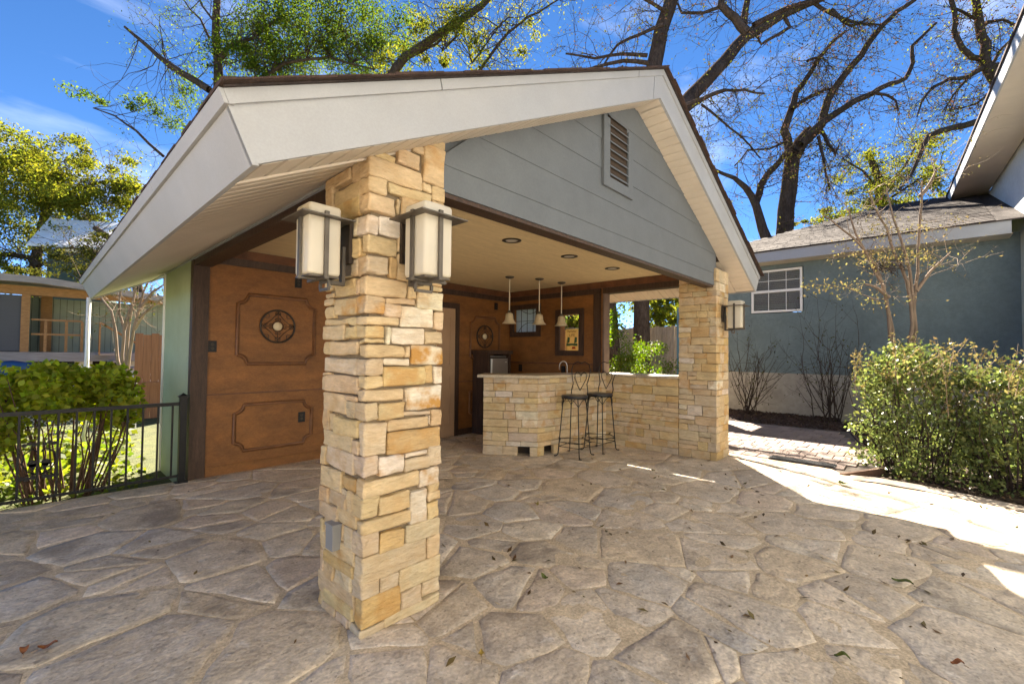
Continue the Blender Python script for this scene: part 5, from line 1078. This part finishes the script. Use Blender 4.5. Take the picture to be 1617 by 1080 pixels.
# shrubs
def shrub(name, label, base, rad, n, size, mm, seed, stems=40, sr=.012, bark=BARKR, zlo=.0, group=None, flat=0, asp=.55, clump=26, stem_h=.8, k0=.45):
    rr = random.Random(seed); t = thing(name, base, label, 'shrub', group); m = MB(); cl = Cloud(); b = Vector(base)
    for _ in range(stems):
        a = rr.uniform(0, 6.283); q = rr.random() ** .5; s = b + V3((math.cos(a) * q * rad[0] * .45, math.sin(a) * q * rad[1] * .45, 0)); e = b + V3((math.cos(a) * q * rad[0] * .85, math.sin(a) * q * rad[1] * .85, rad[2] * rr.uniform(.6, 1) * stem_h))
        mid = s.lerp(e, .5) + V3((rr.gauss(0, .05), rr.gauss(0, .05), 0)); m.tube([s, s.lerp(mid, .5), mid, mid.lerp(e, .5) + V3((rr.gauss(0, .03), rr.gauss(0, .03), 0)), e], [sr, sr * .9, sr * .8, sr * .6, sr * .35], 5, cap=False)
    for _ in range(clump):
        a = rr.uniform(0, 6.283); q = rr.random() ** .4; zz = rr.uniform(zlo, .95); f = math.sqrt(max(.03, 1 - (max(zz - k0, 0) / (1.02 - k0)) ** 2)); c = b + V3((math.cos(a) * q * rad[0] * f * .85, math.sin(a) * q * rad[1] * f * .85, zz * rad[2])); s = rr.uniform(.16, .34)
        cl.blob(c, (rad[0] * s, rad[1] * s, rad[2] * s * .55), n // clump, size, rr, .3)
    m.build('stem', bark, t, True)['kind'] = 'stuff'; cl.build('foliage', mm, t, seed, flat, asp); return t
for i, (x, yy, rx, h, n, lb) in enumerate(((.26, 6.38, .72, 1.32, 4200, 'broad leaved hedge shrub with cane stems next to the green wall'), (-.66, 6.42, .75, 1.36, 4000, 'broad leaved hedge shrub with cane stems behind the heart ornament'), (-1.7, 6.35, .8, 1.36, 2400, 'broad leaved hedge shrub at the far end of the iron railing'))):
    shrub('hedge_shrub', lb, (x, yy, -.15), (rx, .5, h), int(n * 1.3), .072, LF_BUSH, 300 + i, 46, .009, BARKR, .62 if i == 0 else .42, 'hedge shrubs behind the iron railing', .3, .8, 34, .95)
for i, (px, X, rad, n, lb) in enumerate((((1445, 700), 7.55, (.80, .80, 1.62), 8800, 'big glossy shrub beside the paver path, its top half sunlit'), ((1610, 700), 7.35, (.72, .72, 1.42), 7000, 'glossy shrub at the picture edge, darker and lower than its neighbour'))):
    c = atx(px[0], px[1], X); shrub('garden_shrub', lb, (c.x, c.y, -.10), rad, n, .052, LF_SHRUB, 320 + i, 46, .009, BARKD, .0, 'glossy shrubs in the bed by the house', 0, .6, 130, .8, .12)
    rr = random.Random(330 + i); t = bpy.data.objects['garden_shrub' if i == 0 else 'garden_shrub.001']; m = MB(); cl = Cloud(); tips = []
    for _ in range(34): grow(m, V3((c.x, c.y, 0)) + V3((rr.gauss(0, .32), rr.gauss(0, .32), rad[2] * rr.uniform(.5, .75))), (rr.gauss(0, .4), rr.gauss(0, .4), 1), rr.uniform(.3, .7), .006, 0, rr, tips, .3, .3)
    dress(tips, rr, cl, 34, .045, .025); m.build('shoot', BARKL, t)['kind'] = 'stuff'; cl.build('shoot_leaves', LF_PALE, t, 9 + i)['kind'] = 'stuff'
def bare(label, px, spread, h, seed, n=16, X=11.6):
    b = atx(px[0], px[1], X); b.z = -.02; t = thing('bare_shrub', b, label, 'shrub', 'leafless shrubs against the foundation'); rr = random.Random(seed); m = MB(); tips = []; cl = Cloud()
    for _ in range(n):
        a = rr.gauss(0, 1); s = b + V3((rr.gauss(0, .06), rr.gauss(0, .10), 0)); grow(m, s, (rr.gauss(0, .12), a * spread, 1), h * rr.uniform(.65, 1.05), .014, 2, rr, tips, .35, .22, (1, 3))
    dress(tips, rr, cl, 2, .05, .03); m.build('stem', BARKD, t); cl.build('foliage', LF_OLIVE, t, seed)
bare('leafless many stemmed shrub beside the far stone column', (1182, 650), .30, 1.55, 341); bare('leafless fan shaped shrub against the foundation, left of the glossy shrub', (1312, 655), .26, 1.65, 342, 18)
# slender multi stemmed tree by the house wall
rr = random.Random(104); b = atx(1422, 610, 10.7); b.z = -.05; CM = tree('crape_myrtle', 'slender multi stemmed tree with a twig nest against the blue green wall', None, tuple(b)); m = MB(); cl = Cloud(); dd = (b - CAM).dot(F); subs = []
for px in ([(1410, 600), (1404, 525), (1400, 470), (1388, 430), (1368, 400), (1345, 375), (1322, 355), (1300, 340)], [(1424, 600), (1440, 520), (1447, 460), (1450, 400), (1452, 340), (1453, 310), (1456, 285)], [(1426, 600), (1442, 515), (1432, 445), (1415, 405), (1400, 360), (1382, 330), (1370, 300)], [(1430, 600), (1447, 520), (1436, 430), (1425, 380), (1410, 345), (1400, 300)], [(1418, 600), (1408, 520), (1395, 450), (1372, 410), (1350, 370), (1340, 330)], [(1447, 460), (1470, 430), (1500, 400)], [(1453, 310), (1470, 290), (1480, 265)], [(1404, 470), (1385, 455), (1365, 448)]):
    subs.append(limb(m, px, dd, 6, 2, 6))
m.tube([b, subs[0][0]], .035, 6); m.tube([b, subs[1][0]], .035, 6); m.tube([b, subs[3][0]], .035, 6)
tips = []; twigs(m, subs, rr, 70, .75, .006, tips, 1, t0=.45); dress(tips, rr, cl, 3, .045, .04)
for x0, y0, x1, y1, n in ((1350, 398, 1480, 415, 380), (1265, 445, 1365, 460, 170), (1370, 345, 1470, 380, 120), (1360, 470, 1400, 480, 60)):
    for _ in range(n): p = at(rr.uniform(x0, x1), rr.gauss((y0 + y1) / 2, 8), dd + rr.uniform(-.3, .3)); cl.add(p, .05 * rr.uniform(.6, 1.3))
m.tube([at(1270, 452, dd), at(1300, 450, dd), at(1340, 455, dd), at(1372, 470, dd), at(1398, 480, dd)], .006, 4)
m.build('trunk', BARKL, CM, True); cl.build('crown', LF_PALE, CM, 11)
nest = MB(); c = at(1402, 420, dd)
for _ in range(170):
    a = rr.uniform(0, 6.28); p = c + V3((rr.gauss(0, .13), rr.gauss(0, .13), rr.gauss(0, .05))); nest.tube([p, p + V3((rr.gauss(0, .12), rr.gauss(0, .12), rr.gauss(0, .09)))], .004, 3)
ne = thing('bird_nest', c, 'dark twig clump caught in the slender tree by the house', 'nest'); nest.build('twigs', BARKD, ne)['kind'] = 'stuff'
# plants in the opening
c = atx(965, 590, 7.9); shrub('tall_shrub', 'upright dark green shrub beside the opening jamb', (7.9, c.y, -.1), (.40, .40, 2.25), 2600, .06, LF_EVER, 351, 26, .010, BARKD, .2, None, 0, .5, 26)
c = atx(1012, 590, 7.8); shrub('mounded_shrub', 'low bright green mounded shrub behind the half wall', (7.9, c.y, -.1), (.80, 1.15, 1.72), 6500, .05, LF_EVER, 352, 30, .010, BARKD, .3, None, 0, .35, 34)
# ------------------------------------------------------------------ neighbour's side, far left
nh = thing('neighbour_house', (0, 15.5, 0), 'raised green board house with orange timber porch beyond the hedge', 'house')
NY = 15.2
def nb(x0, y0, x1, y1, Y, th, name, m, parent=nh): a = aty(x0, y1, Y); b_ = aty(x1, y0, Y); return MB().box(min(a.x, b_.x), max(a.x, b_.x), Y, Y + th, min(a.z, b_.z), max(a.z, b_.z)).build(name, m, parent)
xa = aty(-120, 500, NY).x; xb = aty(262, 500, 16.4).x; zf = aty(60, 556, NY).z
for i in range(26):
    x = aty(38, 500, 16.4).x + i * .125
    if x > xb + 1.0: break
    MB().box(x + .004, x + .121, 16.4, 16.43, zf, 2.64).build('wall_board', NGREEN, nh)
MB().box(xa, xb + 1.0, 16.432, 16.5, zf, 2.64).build('wall', GAP, nh)
MB().box(xa - 2, xb + 1.0, NY - .1, 16.5, zf - .22, zf).build('porch_floor', GREYW, nh)
MB().box(xa - 2, xb + .9, NY, NY + .14, 2.60, 2.80).build('porch_beam', CEDAR, nh)
px = aty(40, 500, NY).x; MB().box(px - .07, px + .07, NY - .005, NY + .13, zf, 2.599).build('porch_post', CEDAR, nh); MB().box(px + .25, px + .45, 16.2, 16.398, zf, 2.75).build('porch_post', CEDAR, nh);
MB().box(xa - 2, px - .071, NY + .03, NY + .05, zf + .02, 2.58).build('roller_screen', SCREEN, nh)
MB().add([(xa - 3, NY - .5, 2.97), (px + .2, NY - .5, 2.99), (xb + .9, NY - .5, 2.66), (xb + .9, 18, 2.66), (px, 18, 2.99), (xa - 3, 18, 2.97), (xa - 3, NY - .5, 2.82), (px + .2, NY - .5, 2.84), (xb + .9, NY - .5, 2.52)], [(0, 1, 4, 5), (1, 2, 3, 4), (0, 6, 7, 1), (1, 7, 8, 2), (6, 5, 4, 7), (7, 4, 3, 8)]).build('roof', GREYW, nh)
for z0 in (.44, .78):
    MB().box(px + .1, aty(130, 520, NY).x, NY + .03, NY + .07, zf + z0 - .04, zf + z0).build('railing_bar', CEDAR, nh)
for x in (72, 105, 130): q = aty(x, 520, NY).x; MB().box(q - .025, q + .025, NY + .025, NY + .075, zf + .001, zf + .739).build('railing_baluster', CEDAR, nh)
for x in (27, 132, 215): q = aty(x, 570, NY + .2).x; MB().box(q - .16, q + .16, NY + .15, NY + .45, -.16, zf - .221).build('pier', WHITEP, nh)
MB().box(xa - 2, xb + 1, 16.0, 16.1, -.16, zf - .221).build('porch_void_shade', GAP, nh)  # dark sheet standing in for the shaded void under the porch
st = MB(); s0 = aty(150, 556, NY - .2); 
for i in range(7): st.box(s0.x + i * .24, s0.x + i * .24 + .28, NY - 1.2, NY - .102, zf - .06 - i * .17, zf - .02 - i * .17)
st.build('stair', GREYW, nh)
hr = MB(); hr.tube([(s0.x, NY - 1.2, zf + .7), (s0.x + 1.7, NY - 1.2, zf - .5)], .025, 5); [hr.tube([(s0.x + .4 * i, NY - 1.2, zf + .7 - .283 * i), (s0.x + .4 * i, NY - 1.2, zf - .05 - .283 * i)], .02, 4) for i in range(5)]; hr.build('handrail', CEDAR, nh)
tp = thing('blue_tarp', at(8, 580, 13.5), 'crumpled blue tarp under the neighbouring porch', 'tarp'); c = aty(5, 578, 14.3); m = rblock(.8, .5, .34, .12, .07, 6, 4); m.v = [(p[0] + c.x, p[1] + c.y, p[2] + c.z - .1) for p in m.v]; m.build('sheet', TARP, tp, True)
sh_ = thing('metal_roof_shed', (0, 26, 0), 'far building with a pale metal roof and dark wall', 'building')
a = at(42, 388, 21); b_ = at(182, 396, 21); c = at(190, 356, 23.5); d_ = at(78, 348, 23.5)
MB().add([a, b_, c, d_], [(0, 1, 2, 3)]).add([p + V3((0, 0, .12)) for p in (a, b_, c, d_)], [(3, 2, 1, 0)]).add([a, b_, b_ + V3((0, 0, .12)), a + V3((0, 0, .12))], [(0, 1, 2, 3)]).build('roof', TINROOF, sh_)
MB().prism([a + V3((.7, .4, -.1)), b_ + V3((-.1, .4, -.1)), c + V3((-.1, -.4, -1.2)), d_ + V3((.6, -.4, -1.2))], (0, 0, -6)).build('wall', mat('dark green wall', (.06, .08, .06), .9), sh_)
rfn = thing('reddish_fence', aty(235, 600, 12.6), 'short reddish board fence beside the green pavilion wall', 'fence'); x0 = aty(213, 560, 12.6).x
for i in range(11): link('board', MB().box(0, .135, 0, .02, -.16, 1.70 + random.Random(i).uniform(-.02, .02)).mesh('board', FENCER), rfn, (x0 + i * .14, 12.6, 0))
MB().box(x0, x0 + 1.55, 12.56, 12.598, .55, .64).build('rail', FENCER, rfn)
wp = thing('white_post', (.62, 9.5, 0), 'slim white post standing under the far corner of the pavilion eave', 'post'); q = aty(139, 560, 8.05); MB().tube([(.505, 8.06, -.16), (.505, 8.06, 2.04)], .024, 10).build('pipe', WHITEP, wp, True); MB().lathe([(.026, 0), (.04, .005), (.04, .03), (.026, .035)], (.505, 8.06, -.15), n=12).build('collar', WHITEP, wp)
ch = thing('wire_fence', (0, 10.4, 0), 'grey chain link fence between the hedge and the neighbour', 'fence'); CY = 10.4
z1 = aty(110, 614, CY).z; x0, x1 = -3.2, aty(214, 604, CY).x
MB().tube([(x0, CY, z1), (x1, CY, z1 + .02)], .02, 8).build('top_rail', CHAIN, ch)
for x in (x0, -.9, x1): MB().tube([(x, CY, -.16), (x, CY, z1 + .06)], .026, 8).build('post', CHAIN, ch)
m = MB(); hh = z1 + .1
i = 0
while x0 + i * .07 < x1 + hh:
    xx = x0 + i * .07; a0 = xx; 
    for sg in (1, -1):
        pa = Vector((xx - hh if sg > 0 else xx, CY, -.1)); pb = Vector((xx if sg > 0 else xx - hh, CY, z1))
        for (p, q) in ((pa, pb),):
            if p.x > q.x: p, q = q, p
            if q.x < x0 or p.x > x1: continue
            if p.x < x0: p = p.lerp(q, (x0 - p.x) / (q.x - p.x))
            if q.x > x1: q = p.lerp(q, (x1 - p.x) / (q.x - p.x))
            m.tube([p, q], .0045, 3, cap=False)
    i += 1
m.build('wire_mesh', CHAIN, ch)['kind'] = 'stuff'
rr = random.Random(105); b = aty(192, 600, 9.4); b.z = -.16; MY = tree('crape_myrtle', 'bare multi stemmed small tree between hedge and neighbouring house', None, tuple(b)); m = MB(); subs = []; dd = (b - CAM).dot(F); cl = Cloud()
for px in ([(190, 600), (186, 560), (182, 520), (176, 490), (160, 470), (150, 455)], [(194, 600), (193, 560), (196, 520), (188, 495), (190, 460), (205, 430)], [(198, 600), (204, 560), (212, 520), (220, 490), (226, 460), (240, 430)], [(196, 600), (200, 550), (206, 500), (214, 460), (214, 430)], [(212, 520), (228, 495), (245, 480), (262, 470)], [(196, 520), (205, 490), (222, 470)], [(220, 490), (240, 462), (258, 450)]): subs.append(limb(m, px, dd, 5.5, 2, 6))
m.tube([b, subs[1][0]], .07, 7); m.tube([b, subs[2][0]], .06, 7)
tips = []; twigs(m, subs, rr, 40, .55, .007, tips, 1, t0=.5); dress(tips, rr, cl, 1, .05, .04); m.build('trunk', BARKL, MY, True); cl.build('crown', LF_OLIVE, MY, 12)
# low planting behind the hedge
gc = Cloud(); rr = random.Random(77)
for _ in range(60): gc.blob((rr.uniform(-2.6, .95), rr.uniform(6.9, 9.6), -.05), (.35, .3, rr.uniform(.15, .5)), 90, .09, rr, .3)
for _ in range(900): gc.add((rr.uniform(-3.4, 1.0), rr.uniform(5.8, 7.4), -.13 + rr.random() * .08), .07)
gc.build('ground_cover', leafm('ground cover leaf', (.14, .18, .03), .5, .4), None, 78, .3, .7)['kind'] = 'stuff'
# distant planting that closes the horizon
def mass(name, pts, seed, n, size, mm):
    cl = Cloud(); rr = random.Random(seed)
    for (x, y, z, rx, ry, rz) in pts: cl.blob((x, y, z), (rx, ry, rz), n, size, rr, .2)
    o = cl.build(name, mm, None, seed); o['kind'] = 'stuff'
mass('distant_treeline', [(-14 + i * 3.2, 36 + (i % 3) * 3, 2.0 + (i % 2) * 1.2, 3, 2.5, 3.5) for i in range(11)], 401, 1500, .3, LF_FAR)
mass('distant_treeline', [(24 + (i % 3) * 2, 6 + i * 3.0, 1.8 + (i % 2), 2.5, 2.6, 3.0) for i in range(11)], 402, 1500, .3, LF_FAR)
# ------------------------------------------------------------------ leaf litter on the patio
rr = random.Random(71); cl = Cloud()
for _ in range(380):
    x, yy = rr.uniform(-.5, 6.4), rr.uniform(-.8, 5.4)
    if rr.random() < .6: x, yy = rr.uniform(2.0, 6.4), rr.uniform(-.8, 2.6)
    if C1[0] - .05 < x < C1[1] + .05 and C1[2] - .05 < yy < C1[3] + .05: continue
    cl.add((x, yy, .010 + rr.random() * .006), rr.choice((.016, .022, .03, .045, .06)) * rr.uniform(.8, 1.2))
for _ in range(260): cl.add((rr.uniform(10.1, 12.3), rr.uniform(1.3, 5.5), .0), rr.uniform(.03, .06))
for _ in range(260): cl.add((rr.uniform(6.4, 8.5), rr.uniform(-1.2, .4), -.03), rr.uniform(.03, .06))
cl.build('fallen_leaves', LF_DRY, None, 71, .85, .4)['kind'] = 'stuff'
def leafobj(px, size, col, label, seed):
    c = atz(px[0], px[1], .012); t = thing('fallen_leaf', c, label, 'leaf', 'larger leaves lying on the patio'); rr = random.Random(seed); a = rr.uniform(0, 6.28); u = V3((math.cos(a), math.sin(a), 0)); v = V3((-u.y, u.x, 0)); m = MB(); n = 6
    for i in range(n + 1):
        f = i / n; w_ = math.sin(f * math.pi) ** .8 * size * .28; z = .006 + .018 * math.sin(f * 3 + seed) ** 2
        for s in (-1, 0, 1): m.v.append(tuple(c + u * (f - .5) * size + v * s * w_ + V3((0, 0, z + abs(s) * .008))))
    for i in range(n):
        for s in (0, 1): k = i * 3 + s; m.f.append((k, k + 1, k + 4, k + 3))
    m.build('blade', leafm('fallen leaf ' + col, {'yellow': (.42, .33, .06), 'brown': (.24, .12, .04), 'green': (.08, .11, .02)}[col], .2, .2, .5), t, True); m = MB(); m.tube([c - u * size * .5 + V3((0, 0, .01)), c - u * size * .8 + V3((0, 0, .004))], .002, 4); m.build('stalk', BARKL, t)
leafobj((760, 1038), .055, 'yellow', 'small yellow leaf in front of the near stone column', 1); leafobj((75, 1025), .065, 'brown', 'curled brown leaf at the lower left of the patio', 2); leafobj((38, 1031), .055, 'brown', 'flat brown leaf lying left of the curled brown one', 3)
leafobj((1425, 922), .10, 'green', 'long green leaf lying on the right half of the patio', 4); leafobj((1332, 765), .13, 'green', 'green leaf on the sunlit kerb band below the glossy shrub', 5); leafobj((1330, 1041), .06, 'green', 'small green leaf near the bottom edge of the patio', 6); leafobj((1512, 1052), .05, 'brown', 'brown leaf near the bottom right of the patio', 7); leafobj((860, 915), .06, 'green', 'green leaf right of the near column on the shaded stones', 8)
